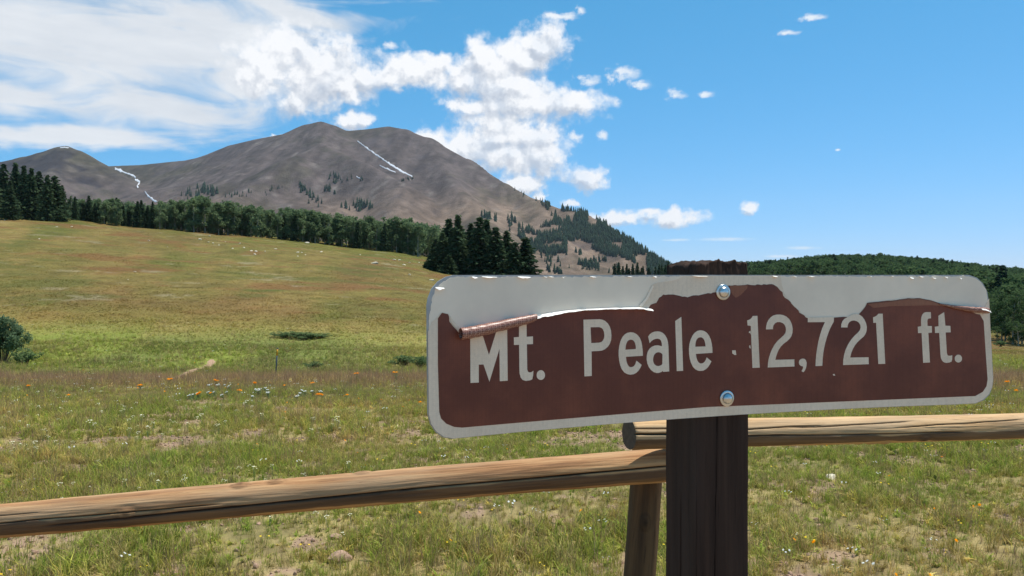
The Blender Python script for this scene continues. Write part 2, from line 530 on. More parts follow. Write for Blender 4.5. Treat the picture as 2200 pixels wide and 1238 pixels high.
# ------------------------------------------------------------------ terrain
near = [(-3000, 0), (-200, 0), (0, 0), (5, -.06), (12, -.62), (22, -1.55), (27, -2.25), (38, -3.0)]
PROF = {  # photo column : heights of the meadow along that line of sight
    -900: near + [(60, -1.6), (120, 8.0), (200, 21), (262, 30), (330, 36), (600, 52), (900, 70), (9000, 70)],
    0: near + [(60, -2.2), (120, 5.0), (200, 15.0), (262, 23.0), (330, 27), (600, 40), (900, 55), (9000, 40)],
    600: near + [(60, -2.8), (120, 1.6), (200, 8.6), (275, 14.9), (350, 19), (600, 32), (900, 45), (9000, 30)],
    900: near + [(60, -3.2), (120, -.3), (180, 3.4), (280, 9.4), (350, 12), (600, 20), (900, 28), (9000, 0)],
    1080: near + [(60, -3.7), (120, -2.6), (180, -1.0), (290, 0.6), (400, -6), (600, -20), (900, -40), (9000, -60)],
    1330: near + [(60, -4.2), (110, -6.0), (200, -6.5), (350, -7), (500, -6), (660, -12), (900, -40), (9000, -60)],
    1520: near + [(60, -4.4), (110, -7.0), (200, -7.0), (350, -5), (500, 0), (660, 5.5), (800, 2), (1200, -30), (9000, -40)],
    1610: near + [(60, -4.5), (110, -7.4), (200, -7.2), (350, -6), (500, -2), (660, 0.5), (800, -4), (1200, -30), (9000, -40)],
    1710: near + [(60, -4.7), (110, -8.0), (200, -7.6), (350, -4), (520, 2), (680, 6.0), (800, 3), (1200, -30), (9000, -40)],
    1820: near + [(60, -4.8), (110, -8.6), (200, -8.0), (350, -2), (520, 6), (680, 11.5), (800, 8), (1200, -30), (9000, -40)],
    1930: near + [(60, -4.9), (110, -8.8), (200, -8.6), (350, -3), (520, 4), (680, 9.6), (800, 6), (1200, -30), (9000, -40)],
    2250: near + [(60, -5.0), (110, -9.2), (200, -10.0), (350, -9), (520, -7), (680, -5.5), (800, -9), (1200, -30), (9000, -40)],
    3200: near + [(60, -5.0), (110, -9.2), (200, -12.0), (350, -14), (520, -16), (680, -18), (800, -20), (1200, -30), (9000, -40)],
}
_tg = np.linspace(-1.6, 1.6, 161)
_yg = np.concatenate([[-3000, -200], np.linspace(0, 100, 101), np.linspace(104, 400, 75), np.linspace(410, 1300, 90), [1400, 3000, 9000]])
_cols = sorted(PROF)


def _smooth(a, k, axis):
    if k <= 0: return a
    w = np.exp(-0.5 * (np.arange(-3 * k, 3 * k + 1) / k) ** 2); w /= w.sum()
    pad = [(0, 0), (0, 0)]; pad[axis] = (3 * k, 3 * k)
    b = np.pad(a, pad, mode='edge')
    return np.apply_along_axis(lambda v: np.convolve(v, w, 'valid'), axis, b)


_prof = np.array([np.interp(_yg, *zip(*PROF[c])) for c in _cols])
_tk = np.array([(c - 1100.0) / F for c in _cols])
_Z = np.array([np.interp(_tg, _tk, _prof[:, j]) for j in range(len(_yg))]).T
_Z = _smooth(_Z, 2, 0)
_Zs = _Z.copy()
_Zs[:, 3:-4] = _smooth(_Z, 2, 1)[:, 3:-4]
_Z = _Zs


def ground(X, Y, detail=True):
    X = np.asarray(X, float); Y = np.asarray(Y, float)
    t = np.clip(X / np.maximum(Y, 1.0), -1.59, 1.59)
    t = np.where(Y < 1.0, np.clip(X, -1.59, 1.59), t)
    ti = (t + 1.6) / 0.02
    i = np.clip(ti.astype(int), 0, len(_tg) - 2); fi = ti - i
    j = np.clip(np.searchsorted(_yg, Y) - 1, 0, len(_yg) - 2)
    fj = np.clip((Y - _yg[j]) / (_yg[j + 1] - _yg[j]), 0, 1)
    z = (_Z[i, j] * (1 - fi) + _Z[i + 1, j] * fi) * (1 - fj) + (_Z[i, j + 1] * (1 - fi) + _Z[i + 1, j + 1] * fi) * fj
    if detail:
        near_w = 1 - sstep(Y, 30, 90)
        z = z + fbm(X / 1.1, Y / 1.1, 3, 4) * 0.09 * near_w + fbm(X / 6, Y / 6, 8, 3) * 0.30 * sstep(Y, 9, 40) \
            + fbm(X / 26, Y / 26, 14, 4) * 2.2 * sstep(Y, 60, 180)
    return z


def gz(x, y):
    return float(ground(np.array([x]), np.array([y]))[0])


def slope_point(x, y):
    """where the sight line through a photo pixel meets the meadow"""
    Y = np.arange(30, 330, .5); X = (x - 1100) / F * Y
    Z = ground(X, Y)
    k = np.nonzero(Z > EYE + (HOR - y) * Y / F)[0]
    return Vector((X[k[0]], Y[k[0]], Z[k[0]])) if len(k) else None


def lin(r, g, b):
    return np.array(rgb(r, g, b)[:3])


C_GREEN, C_OLIVE, C_TAN, C_BROWN, C_SOIL, C_LUSH = lin(122, 132, 60), lin(142, 134, 72), lin(170, 150, 94), lin(146, 118, 82), lin(156, 130, 106), lin(104, 114, 58)


def zone_colour(X, Y):
    """colour of the plants on the meadow (green wet hollow, brown seed-head bands, tan slope)"""
    X = np.asarray(X, float); Y = np.asarray(Y, float)
    t = X / np.maximum(Y, 1.0)
    n1 = fbm(X / (2.0 + Y * .05), Y / (0.9 + Y * .06), 21, 4)
    n2 = fbm(X / (0.5 + Y * .015), Y / (0.3 + Y * .02), 31, 3)
    n3 = fbm(X / (8 + Y * .12), Y / (3 + Y * .10), 41, 3)

    def mixc(a, b, f):
        f = np.clip(f, 0, 1)[..., None]
        return a * (1 - f) + b * f
    c = np.broadcast_to(C_OLIVE, X.shape + (3,)).copy()
    c = mixc(c, C_GREEN, sstep(n1 + n2 * .6, -0.18, 0.22) * 0.95)
    c = mixc(c, C_TAN, sstep(-n1 + n2, 0.05, 0.40) * 0.7)
    # brown seed heads on the brow
    brow = np.exp(-((Y - 21 - 2.5 * n3) / 3.6) ** 2)
    c = mixc(c, lin(150, 122, 96), brow * 0.85 * sstep(n2 + n1 * .5, -.4, .1))
    # wet hollow
    wet = sstep(Y, 25.5, 28.5) * (1 - sstep(Y + 44 * n3 + 14 * n1, 40, 66)) * (1 - 0.75 * sstep(t, -0.32, 0.05))
    c = mixc(c, mixc(np.broadcast_to(C_LUSH, c.shape), C_GREEN, sstep(n1, -.2, .25)), wet * 0.95)
    # dry slope above
    dry = sstep(Y + 18 * n3, 50, 74)
    slope = mixc(np.broadcast_to(lin(146, 136, 78), c.shape), lin(168, 150, 92), sstep(n1 + n3, -.1, .3))
    slope = mixc(slope, lin(152, 124, 82), sstep(-n3 + .6 * n1, 0.02, 0.28) * 0.6)
    slope = mixc(slope, lin(124, 130, 64), sstep(n3 - .5 * n1, 0.08, 0.34) * 0.8)
    band = np.exp(-((Y - 66) / 11.0) ** 2)
    slope = mixc(slope, lin(150, 118, 78), band * 0.6 * sstep(n1, -.3, .1))
    slope = mixc(slope, lin(128, 134, 66), sstep(Y, 170, 250) * sstep(t, -.6, -.15) * 0.8)
    for gx, gy in ((-31.2, 90), (-29.5, 92)):      # lush spots on the slope
        slope = mixc(slope, lin(104, 124, 56), np.exp(-(((X - gx) / 1.7) ** 2 + ((Y - gy) / 1.6) ** 2)))
    m1 = fbm(X / 3.2, Y / 4.5, 45, 5, .6); m2 = fbm(X / 14, Y / 9, 47, 4); m3 = fbm(X / 1.1, Y / 1.6, 49, 3)
    slope = slope * (1 + .85 * m1 + .45 * m3)[..., None]
    slope = mixc(slope, lin(150, 112, 74), sstep(m2 + .5 * m1, .06, .26) * .75)
    slope = mixc(slope, lin(112, 118, 62), sstep(-m2 + .6 * m1, .10, .28) * .7)
    slope = mixc(slope, lin(186, 178, 150), sstep(fbm(X / 7, Y / 5, 51, 4) + .4 * m3, .24, .34) * .55)
    c = mixc(c * np.array([1.04, 0.96, 1.0]), slope * np.array([0.57, 0.51, 0.50]), dry)
    return c * np.array([0.97, 1.0, 0.9])


ROCK_SOIL = []
for i in range(900):
    yy = 3.0 + 27 * NR.random() ** 1.5
    ROCK_SOIL.append((NR.uniform(-0.95, 0.95) * (yy + 1), yy, NR.uniform(.05, .22) * (0.7 + yy * .035)))
ROCK_SOIL = np.array(ROCK_SOIL)


def bare(X, Y):
    """1 on the bare soil scrapes between the tufts"""
    n = fbm(X / 0.30, Y / 0.26, 55, 5, .6) + 0.35 * fbm(X / 1.3, Y / 1.2, 66, 3)
    return sstep(n, 0.10, 0.19) * (1 - sstep(Y, 14, 26))


TRAIL = [(-10.2, 22.4), (-11.1, 24.6), (-12.0, 27.2), (-13.0, 30.4), (-13.9, 33.6), (-14.9, 36.8), (-15.8, 39.2)]


def trail_dist(X, Y):
    best = np.full(np.shape(X), 1e9)
    for (x0, y0), (x1, y1) in zip(TRAIL[:-1], TRAIL[1:]):
        dx, dy = x1 - x0, y1 - y0
        u = np.clip(((X - x0) * dx + (Y - y0) * dy) / (dx * dx + dy * dy), 0, 1)
        best = np.minimum(best, np.hypot(X - x0 - u * dx, Y - y0 - u * dy))
    return best


def build_ground():
    rows = np.concatenate([[-3000, -900, -300, -120, -50, -25, -12, -6, -3, -1.5, -.5],
                           np.geomspace(6.5, 350, 520) - 6.0, np.geomspace(350, 9000, 90)])
    rows = np.unique(rows)
    tt = np.linspace(-1, 1, 441)
    tt = np.sign(tt) * (0.55 * np.abs(tt) + 0.75 * np.abs(tt) ** 3)
    Y = np.repeat(rows[:, None], len(tt), 1)
    X = tt[None, :] * (np.abs(Y) + 5.0)
    Z = ground(X, Y)
    v = np.stack([X, Y, Z], -1).reshape(-1, 3)
    o = mesh_obj('meadow_ground', v, grid_faces(len(rows), len(tt))[:, ::1], M['meadow_ground'], smooth=True)
    c = zone_colour(X, Y) * 0.9
    b = bare(X, Y)
    nearw = (1 - sstep(Y, 10, 40))
    soil = C_SOIL * (0.85 + 0.6 * fbm(X / .3, Y / .3, 77, 3))[..., None]
    lit = sstep(fbm(X / .16, Y / .16, 78, 4, .6), -.12, .14)[..., None]
    litter = lin(112, 98, 70) * lit + lin(150, 132, 92) * (1 - lit)
    soil = soil * b[..., None] + litter * (1 - b[..., None])
    f = np.clip(nearw * 0.80 + b * 0.2 * nearw, 0, 1)[..., None]
    c = c * (1 - f) + soil * f
    # trodden dirt pull-in on the camera's side of the fence
    g = (1 - sstep(Y, 0.6, 2.2))[..., None]
    c = c * (1 - g) + lin(146, 126, 102) * g
    col = np.ones((len(v), 4), np.float32); col[:, :3] = np.clip(c.reshape(-1, 3), 0.01, 1)
    at = o.data.attributes.new('tint', 'FLOAT_COLOR', 'POINT'); at.data.foreach_set('color', col.ravel())
    tag(o, 'rolling meadow ground of thin grass and reddish soil', kind='structure')
    # trodden trail
    pts = []
    for (x0, y0), (x1, y1) in zip(TRAIL[:-1], TRAIL[1:]):
        for k in range(14):
            pts.append((x0 + (x1 - x0) * k / 14, y0 + (y1 - y0) * k / 14))
    vv, n = [], 5
    for i, (x, y) in enumerate(pts):
        w = 0.27 + 0.06 * math.sin(i * .9) + 0.04 * math.sin(i * 2.3)
        for k in range(n):
            xx = x + (k / (n - 1) - .5) * 2 * w * (0.6 if i in (0, len(pts) - 1) else 1)
            vv.append((xx, y, gz(xx, y) + 0.012 - 0.03 * (1 if k in (0, n - 1) else 0)))
    tr = mesh_obj('footpath', np.array(vv), grid_faces(len(pts), n), M['trail_dirt'], smooth=True)
    tag(tr, 'narrow pale dirt footpath through green grass', kind='structure')


build_ground()

# ------------------------------------------------------------------ mountain
RIDGES = [
    [(-700, 330, 5200), (-300, 345, 4800), (100, 362, 4500), (245, 357, 4400), (300, 355, 4350), (400, 345, 4300), (425, 340, 4280), (450, 332, 4250), (500, 312, 4150),
     (560, 298, 4050), (620, 287, 3950), (660, 268, 3850), (690, 264, 3800), (715, 270, 3820), (745, 282, 3850), (790, 278, 3880),
     (835, 272, 3850), (870, 278, 3800), (920, 298, 3700), (1000, 341, 3500), (1080, 393, 3300), (1150, 431, 3100), (1200, 448, 3000),
     (1250, 457, 2850), (1300, 483, 2700), (1350, 517, 2500), (1400, 550, 2350), (1450, 580, 2200)],
    [(-500, 380, 3300), (-250, 365, 3500), (0, 349, 3600), (50, 338, 3650), (90, 328, 3700), (125, 318, 3700), (145, 317, 3700), (165, 323, 3700), (200, 343, 3700), (245, 372, 3620),
     (290, 415, 3450), (330, 455, 3250)],
    [(690, 264, 3800), (692, 312, 3450), (625, 340, 3180), (550, 392, 2880), (480, 440, 2550)],
    [(692, 312, 3450), (780, 350, 3180), (860, 392, 2900), (850, 462, 2450)],
    [(920, 298, 3700), (965, 378, 3180), (1010, 438, 2780), (1060, 500, 2300)],
    [(1150, 431, 3100), (1190, 500, 2600), (1240, 560, 2200)],
    [(1300, 483, 2700), (1340, 560, 2280)],
    [(140, 316, 3700), (90, 400, 3150), (60, 450, 2700)],
]


def mountain_z(X, Y):
    z = np.full(np.shape(X), -400.0)
    sm = 9.0
    wx = X + fbm(X / 260, Y / 260, 91, 4) * 110
    wy = Y + fbm(X / 260, Y / 260, 95, 4) * 110
    dmin = np.full(np.shape(X), 1e9)
    for R in RIDGES:
        best = np.full(np.shape(X), -1e9)
        for a, b in zip(R[:-1], R[1:]):
            p, q = P(*a), P(*b)
            dx, dy = q.x - p.x, q.y - p.y
            px, py = wx, wy
            u0 = ((X - p.x) * dx + (Y - p.y) * dy) / (dx * dx + dy * dy)
            d0 = np.hypot(X - p.x - np.clip(u0, 0, 1) * dx, Y - p.y - np.clip(u0, 0, 1) * dy)
            w = sstep(d0, 40, 320)
            xx = X * (1 - w) + wx * w; yy = Y * (1 - w) + wy * w
            u = np.clip(((xx - p.x) * dx + (yy - p.y) * dy) / (dx * dx + dy * dy), 0, 1)
            d = np.hypot(xx - p.x - u * dx, yy - p.y - u * dy)
            dmin = np.minimum(dmin, d)
            h = p.z + u * (q.z - p.z)
            de = np.sqrt(d * d + 30 ** 2) - 30
            best = np.maximum(best, h - 0.70 * 1500 * (1 - np.exp(-de / 1500)))
        z = np.maximum(z, best) + sm * np.log1p(np.exp(-np.abs(z - best) / sm))
    # the far side of the right-hand ridge falls away steeply
    mr = np.array([(P(*a).x, P(*a).y) for a in RIDGES[0][16:]])
    ry = np.interp(X, mr[:, 0], mr[:, 1])
    z = z - 0.55 * np.maximum(0, Y - ry - 40) * sstep(X, -500, -150)
    w = sstep(dmin, 25, 260)
    n_w = fbm(X / 200, Y / 200, 145, 3)
    g = fbm(X / 150, Y / 210, 101, 5, 0.55)
    r = 0.5 - np.abs(fbm(X / 95, Y / 330, 111, 4)) * 2
    gu = -np.abs(fbm(X / 55 + .8 * n_w, Y / 300, 141, 4, .55)) * 2 + .35
    z = z + w * (g * 24 + r * 8 + gu * 15) + fbm(X / 38, Y / 38, 121, 3) * (2.0 + 6 * w)
    rocky = np.exp(-(((X + 2300) / 500) ** 2 + ((Y - 3500) / 350) ** 2))
    z = z + rocky * fbm(X / 90, Y / 90, 131, 4) * 60 * w
    return z


class Mtn: pass


def build_mountain():
    xs = np.arange(-4200, 1750, 15.0); ys = np.arange(1350, 5300, 16.0)
    X, Y = np.meshgrid(xs, ys)
    Z = mountain_z(X, Y)
    Mtn.xs, Mtn.ys, Mtn.Z = xs, ys, Z
    v = np.stack([X, Y, Z], -1).reshape(-1, 3)
    o = mesh_obj('mountain', v, grid_faces(len(ys), len(xs)), M['mountain_talus'], smooth=True)
    n1 = fbm(X / 300, Y / 300, 201, 5); n2 = fbm(X / 70, Y / 110, 211, 5, .6); n3 = fbm(X / 26, Y / 26, 221, 3)
    talus, tan, olive, pale = lin(87, 77, 73), lin(124, 105, 88), lin(72, 68, 50), lin(116, 108, 100)
    c = np.broadcast_to(talus, X.shape + (3,)).copy()

    def mixc(a, b, f):
        f = np.clip(f, 0, 1)[..., None]
        return a * (1 - f) + b * f
    px_ = 1100 + F * X / Y
    low = 1 - sstep(Z + 160 * n1 + 90 * n2 - 130 * sstep(px_, 900, 1150), 130, 380)
    c = mixc(c, tan, low * 0.85)
    px = 1100 + F * X / Y
    c = mixc(c, olive, sstep(-px + 240 * n1 + 120 * n2, -480, -300) * sstep(Z, 380, 560) * 0.6)
    c = mixc(c, pale, sstep(n2 + .4 * n3, 0.16, 0.34) * 0.55)
    c = mixc(c, lin(72, 66, 68), sstep(-n2 - .3 * n1, 0.10, 0.30) * 0.6)
    c = mixc(c, olive * 0.95, sstep(n1 - n2, 0.12, 0.35) * 0.45)
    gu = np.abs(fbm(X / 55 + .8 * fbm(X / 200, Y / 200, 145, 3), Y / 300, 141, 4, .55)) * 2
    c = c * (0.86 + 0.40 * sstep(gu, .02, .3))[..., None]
    rk = np.exp(-(((X + 2330) / 380) ** 2 + ((Y - 3480) / 260) ** 2))
    c = mixc(c, lin(54, 50, 54), sstep(rk * 1.2 + fbm(X / 60, Y / 80, 231, 4) * 1.6, .55, .9) * .8)
    c = c * 0.86 * (1 + 0.30 * n3[..., None])
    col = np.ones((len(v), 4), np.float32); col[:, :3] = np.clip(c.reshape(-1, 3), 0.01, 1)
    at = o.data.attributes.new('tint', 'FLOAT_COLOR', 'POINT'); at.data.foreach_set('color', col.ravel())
    tag(o, 'bare brown mountain with twin rounded summits', kind='structure')


build_mountain()


def mz(x, y):
    i = (x - Mtn.xs[0]) / 15.0; j = (y - Mtn.ys[0]) / 16.0
    i = min(max(i, 0), len(Mtn.xs) - 1.001); j = min(max(j, 0), len(Mtn.ys) - 1.001)
    a, b = int(i), int(j); fi, fj = i - a, j - b
    Z = Mtn.Z
    return (Z[b, a] * (1 - fi) + Z[b, a + 1] * fi) * (1 - fj) + (Z[b + 1, a] * (1 - fi) + Z[b + 1, a + 1] * fi) * fj


def on_mountain(x, y):
    """where the sight line through a photo pixel meets the mountain"""
    prev = None
    for Y in np.arange(1380, 5250, 8.0):
        p = P(x, y, Y)
        d = mz(p.x, p.y) - p.z
        if prev is not None and prev < 0 <= d:
            return Vector((p.x, p.y, mz(p.x, p.y)))
        prev = d
    return None


def snow_strip(pts, label, lift=1.6):
    """a snow bank lying in a gully: pts are (x, y, half width in pixels) down its length"""
    dense = []
    for (x0, y0, w0), (x1, y1, w1) in zip(pts[:-1], pts[1:]):
        n = max(2, int(math.hypot(x1 - x0, y1 - y0) / 3))
        for k in range(n):
            f = k / n
            dense.append((x0 + (x1 - x0) * f, y0 + (y1 - y0) * f, w0 + (w1 - w0) * f))
    dense.append(pts[-1])
    V, ok = [], 0
    for i, (x, y, w) in enumerate(dense):
        a = dense[max(i - 1, 0)]; b = dense[min(i + 1, len(dense) - 1)]
        L = math.hypot(b[0] - a[0], b[1] - a[1]) or 1
        nx, ny = -(b[1] - a[1]) / L, (b[0] - a[0]) / L
        w = w * (0.30 + 0.55 * RND.random())
        c = on_mountain(x, y)
        if c is None: continue
        e = on_mountain(x + nx * 4, y + ny * 4) or on_mountain(x - nx * 4, y - ny * 4)
        if e is None: continue
        dv = Vector((e.x - c.x, e.y - c.y))
        s = 4.0
        if dv.length > 90: dv = dv.normalized() * 90
        dv = dv * (w / s)
        for k in (-1, -.5, 0, .5, 1):
            xx, yy = c.x + dv.x * k, c.y + dv.y * k
            V.append((xx, yy, mz(xx, yy) + lift * (0.2 if abs(k) == 1 else 1.6)))
        ok += 1
    o = mesh_obj('snow_bank', np.array(V), grid_faces(ok, 5), M['snow'], smooth=True)
    tag(o, label, 'snow', 'snow banks lingering on the mountain')


snow_strip([(768, 304, 1.2), (790, 321, 1.8), (815, 338, 2.4), (840, 355, 3.0), (865, 370, 2.8), (886, 381, 1.6)], 'long straight snow streak down the gully below the saddle between summits')
snow_strip([(816, 357, .8), (832, 364, 1.6), (850, 372, 1.4)], 'short thin snow streak beside the long gully streak')
snow_strip([(247, 363, 1.6), (265, 370, 2.6), (288, 379, 2.6), (292, 383, 1.6)], 'broad white snow bank topmost in the left gully under the saddle')
snow_strip([(290, 386, 1.6), (301, 392, 1.8), (295, 400, 2.6), (297, 405, 2.0)], 'small crooked snow patch midway down the left gully')
snow_strip([(311, 412, 1.4), (318, 422, 2.2), (328, 430, 3.2), (338, 436, 3.0)], 'lowest snow tongue in the left gully just above the trees')
snow_strip([(129, 318.5, .8), (138, 318, 1.2), (148, 318.5, .8)], 'little snow cap on the top of the left peak')
snow_strip([(766, 381, .9), (770, 384, 1.5), (776, 385, 1.0)], 'tiny white snow spot on the slope above the scattered spruces')

# ------------------------------------------------------------------ trees
def leaf_cards(centres, dirs, length, width, rng, droop=0.0):
    """flat pointed leaf sprays (rhombs) as numpy arrays; dirs is the long axis"""
    n = len(centres)
    d = dirs / np.maximum(np.linalg.norm(dirs, axis=1, keepdims=True), 1e-6)
    r = rng.normal(size=(n, 3))
    s = np.cross(d, r); s /= np.maximum(np.linalg.norm(s, axis=1, keepdims=True), 1e-6)
    L = length * rng.uniform(.7, 1.3, (n, 1)); W = width * rng.uniform(.7, 1.3, (n, 1))
    a = centres - d * L * .5; b = centres + s * W * .5 + d * L * .05; c = centres + d * L * .5; e = centres - s * W * .5 + d * L * .05
    v = np.stack([a, b, c, e], 1).reshape(-1, 3)
    f = np.arange(n * 4).reshape(n, 4)
    return v, f


def tube_np(pts, radii, m=7):
    V = []
    for i, (p, r) in enumerate(zip(pts, radii)):
        p = np.array(p, float)
        a = np.array(pts[max(i - 1, 0)], float); b = np.array(pts[min(i + 1, len(pts) - 1)], float)
        d = b - a; d /= np.linalg.norm(d)
        u = np.cross(d, [0.3, 1, 0.1]); u /= np.linalg.norm(u); w = np.cross(d, u)
        for k in range(m):
            t = 2 * math.pi * k / m
            V.append(p + r * (u * math.cos(t) + w * math.sin(t)))
    return np.array(V), grid_faces(len(pts), m, wrap=True)


def join_np(parts):
    vs_, fs, off = [], [], 0
    for v, f in parts:
        vs_.append(v); fs.append(f + off); off += len(v)
    return np.concatenate(vs_), np.concatenate(fs)


def conifer_parts(seed, H=1.0, R=0.20, levels=40, sprays=8, base=0.03, ragged=0.25):
    """unit-height spruce: returns trunk and crown arrays"""
    rng = np.random.default_rng(seed)
    lean = rng.normal(0, .008, 2)
    tr = tube_np([(lean[0] * z, lean[1] * z, z) for z in (-.03, .2, .5, .8, 1.0)], [.019, .016, .011, .006, .001], 6)
    C, D, S = [], [], []
    for i in range(levels):
        f = (i + rng.uniform(-.4, .4)) / levels
        z0 = base + (1 - base) * max(f, 0) ** 0.95
        rad = R * (1 - f) ** 0.85 * (0.55 + 0.45 * min(1, f * 6 + .45)) + 0.012
        nb = 9 if f < .8 else 6
        ph = rng.uniform(0, 6.28)
        for b in range(nb):
            a = ph + 6.283 * b / nb + rng.uniform(-.3, .3)
            rr = rad * rng.uniform(1 - ragged, 1 + ragged * .7)
            dr = np.array([math.cos(a), math.sin(a), 0])
            ns = max(3, int(sprays * (rr / R) + 2))
            for k in range(ns):
                u = (k + .6) / ns
                c = dr * rr * u + np.array([lean[0] * z0, lean[1] * z0, z0 - 0.22 * rr * u + 0.05 * rr * u * u]) + rng.normal(0, .011, 3)
                C.append(c)
                side = np.array([-dr[1], dr[0], 0]) * rng.uniform(-.9, .9)
                D.append(dr * (0.7) + side + np.array([0, 0, rng.uniform(-.55, .10)]))
    v, f = leaf_cards(np.array(C), np.array(D), 0.070, 0.036, rng)
    return tr, (v, f)


def aspen_parts(seed, H=1.0, cards=700, size=0.05, bare_to=0.25, wid=0.17):
    rng = np.random.default_rng(seed)
    bend = rng.normal(0, .03, 2)
    spine = [(bend[0] * z * z, bend[1] * z * z, z) for z in (-.03, .15, .35, .55, .75, .92)]
    parts = [tube_np(spine, [.016, .014, .012, .009, .006, .002], 6)]
    cl = []
    for i in range(20):
        z = rng.uniform(bare_to, .93)
        f = (z - bare_to) / (1 - bare_to)
        rad = wid * (0.55 + 0.9 * math.sin(math.pi * min(1, f * .82 + .18)) ** 0.8) * rng.uniform(.35, 1.0)
        a = rng.uniform(0, 6.283)
        c = np.array([bend[0] * z * z + math.cos(a) * rad * .8, bend[1] * z * z + math.sin(a) * rad * .8, z])
        r0 = np.array([bend[0] * z * z, bend[1] * z * z, z - .07])
        parts.append(tube_np([r0, (r0 + c) / 2 + [0, 0, .01], c], [.005, .004, .001], 4))
        cl.append((c, rng.uniform(.06, .10)))
    cl.append((np.array([bend[0], bend[1], .94]), .06))
    C = []
    per = cards // len(cl)
    for c, r in cl:
        d = rng.normal(size=(per, 3)); d /= np.linalg.norm(d, axis=1, keepdims=True)
        C.append(c + d * (r * rng.uniform(.35, 1.12, (per, 1))) * np.array([1.05, 1.05, 1.15]))
    C = np.concatenate(C)
    return join_np(parts), leaf_cards(C, rng.normal(size=(len(C), 3)), size, size * .75, rng)


def shrub_parts(seed, cards=2600, size=0.05, flat=1.0):
    rng = np.random.default_rng(seed)
    parts, C = [], []
    for i in range(22):
        a = rng.uniform(0, 6.283); out = rng.uniform(.05, .48)
        top = np.array([math.cos(a) * out, math.sin(a) * out, rng.uniform(.45, 1.0) * (1.0 - .35 * out)])
        mid = top * np.array([.45, .45, .5])
        parts.append(tube_np([np.array([math.cos(a) * .04, math.sin(a) * .04, -.05]), mid, top], [.012, .009, .003], 5))
        for c, r, k in ((top, .12, .45), (mid * 1.35, .13, .35), ((mid + top) / 2, .12, .2)):
            m = int(cards / 22 * k)
            d = rng.normal(size=(m, 3)); d /= np.linalg.norm(d, axis=1, keepdims=True)
            C.append(c + d * r * rng.uniform(.2, 1.1, (m, 1)))
    C = np.concatenate(C)
    C[:, 2] = np.maximum(C[:, 2], .03)
    return join_np(parts), leaf_cards(C, rng.normal(size=(len(C), 3)) + [0, 0, .5], size, size * .5, rng)


def proto(name, parts, mats, names=('trunk', 'crown')):
    """an Empty with trunk and crown meshes, kept out of the scene until copied"""
    return [(nm, make_mesh(nm, v, f, M[mt])) for nm, (v, f), mt in zip(names, parts, mats)]


def plant(kind, pr, loc, H, W, rz, label, cat, group):
    e = empty(kind, loc, rz)
    e.scale = (W, W, H)
    for nm, me in pr:
        link(bpy.data.objects.new(nm, me), e)
    tag(e, label, cat, group)
    return e


SPRUCE = [proto('spruce', conifer_parts(s, R=r, ragged=g), ('spruce_bark', 'spruce_needles')) for s, r, g in ((1, .22, .42), (2, .20, .5), (3, .24, .4), (4, .19, .55))]
ASPEN = [proto('aspen', aspen_parts(s, cards=c, bare_to=b), ('aspen_bark', 'aspen_leaves')) for s, c, b in ((11, 1200, .05), (12, 1100, .12), (13, 1300, .03), (14, 1100, .18), (15, 1200, .08))]
BIGASPEN = [proto('bigaspen', aspen_parts(s, cards=2600, size=.030, bare_to=b, wid=.2), ('aspen_bark', 'hill_leaves')) for s, b in ((21, .10), (22, .14), (23, .06))]
WILLOW = proto('willow', shrub_parts(31, 9000, .055), ('spruce_bark', 'willow_leaves'), ('stems', 'foliage'))
LOW = [proto('lowshrub', shrub_parts(s, 900, .11), ('spruce_bark', 'low_shrub_leaves'), ('stems', 'foliage')) for s in (32, 33)]


def stand(x, Y):
    X = (x - 1100.0) / F * Y
    return Vector((X, Y, gz(X, Y)))


# spruces at the upper left end of the meadow: (x, top y, distance, width px)
left_spr = [(-16, 366, 236, 44, 'at the left edge of the picture'), (8, 352, 246, 40, 'tallest at the left end of the spruce group'),
            (34, 350, 254, 38, 'slim and tall, third from the left end of the group'), (54, 356, 244, 34, 'slender with a pointed tip, between taller ones'),
            (68, 362, 240, 36, 'dark and narrow in the middle of the group'), (84, 368, 246, 40, 'broad with a blunt top right of the middle'),
            (102, 376, 236, 36, 'short and pointed, second from the right end'), (120, 378, 240, 44, 'broad and dark at the right end of the group'),
            (22, 388, 230, 34, 'low and dark, standing in front of the tallest'), (134, 398, 244, 26, 'small, tucked at the foot of the rightmost spruce')]
for i, (x, ty, Y, w, d) in enumerate(left_spr):
    b = stand(x, Y)
    H = P(x, ty, Y).z - b.z
    pr = SPRUCE[(i * 3 + 1) % 4]
    plant('spruce_tree', pr, b, H, w / F * Y / 0.36, RND.uniform(0, 6), 'left-hand spruce, ' + d, 'spruce', 'spruces at the left end of the meadow')

mid_w = 1.15
mid_spr = [(922, 548, 188, 20, 'smallest young spruce at the left foot of the dark clump'), (914, 563, 187, 10, 'tiny seedling spruce left of the dark clump'),
           (936, 512, 186, 34, 'short spruce second from the left in the dark clump'), (950, 500, 184, 40, 'dark spruce left of the tallest tree in the clump'),
           (968, 470, 190, 46, 'tall spruce on the left side of the dark clump'), (984, 462, 184, 44, 'tallest spruce of the dark clump, left of centre'),
           (964, 548, 178, 30, 'low bushy spruce in front of the dark clump'), (1012, 480, 188, 46, 'dark spruce between the two tallest of the clump'),
           (1028, 466, 182, 48, 'second tallest spruce, in the middle of the dark clump'), (1046, 472, 188, 50, 'wide spruce just right of the clump centre'),
           (1064, 488, 180, 52, 'broad spruce right of centre in the dark clump'), (1088, 496, 186, 52, 'stout spruce third from the right in the clump'),
           (1104, 520, 178, 40, 'shorter spruce second from the right in the clump'), (1128, 511, 180, 62, 'conical spruce standing clear at the right of the clump')]
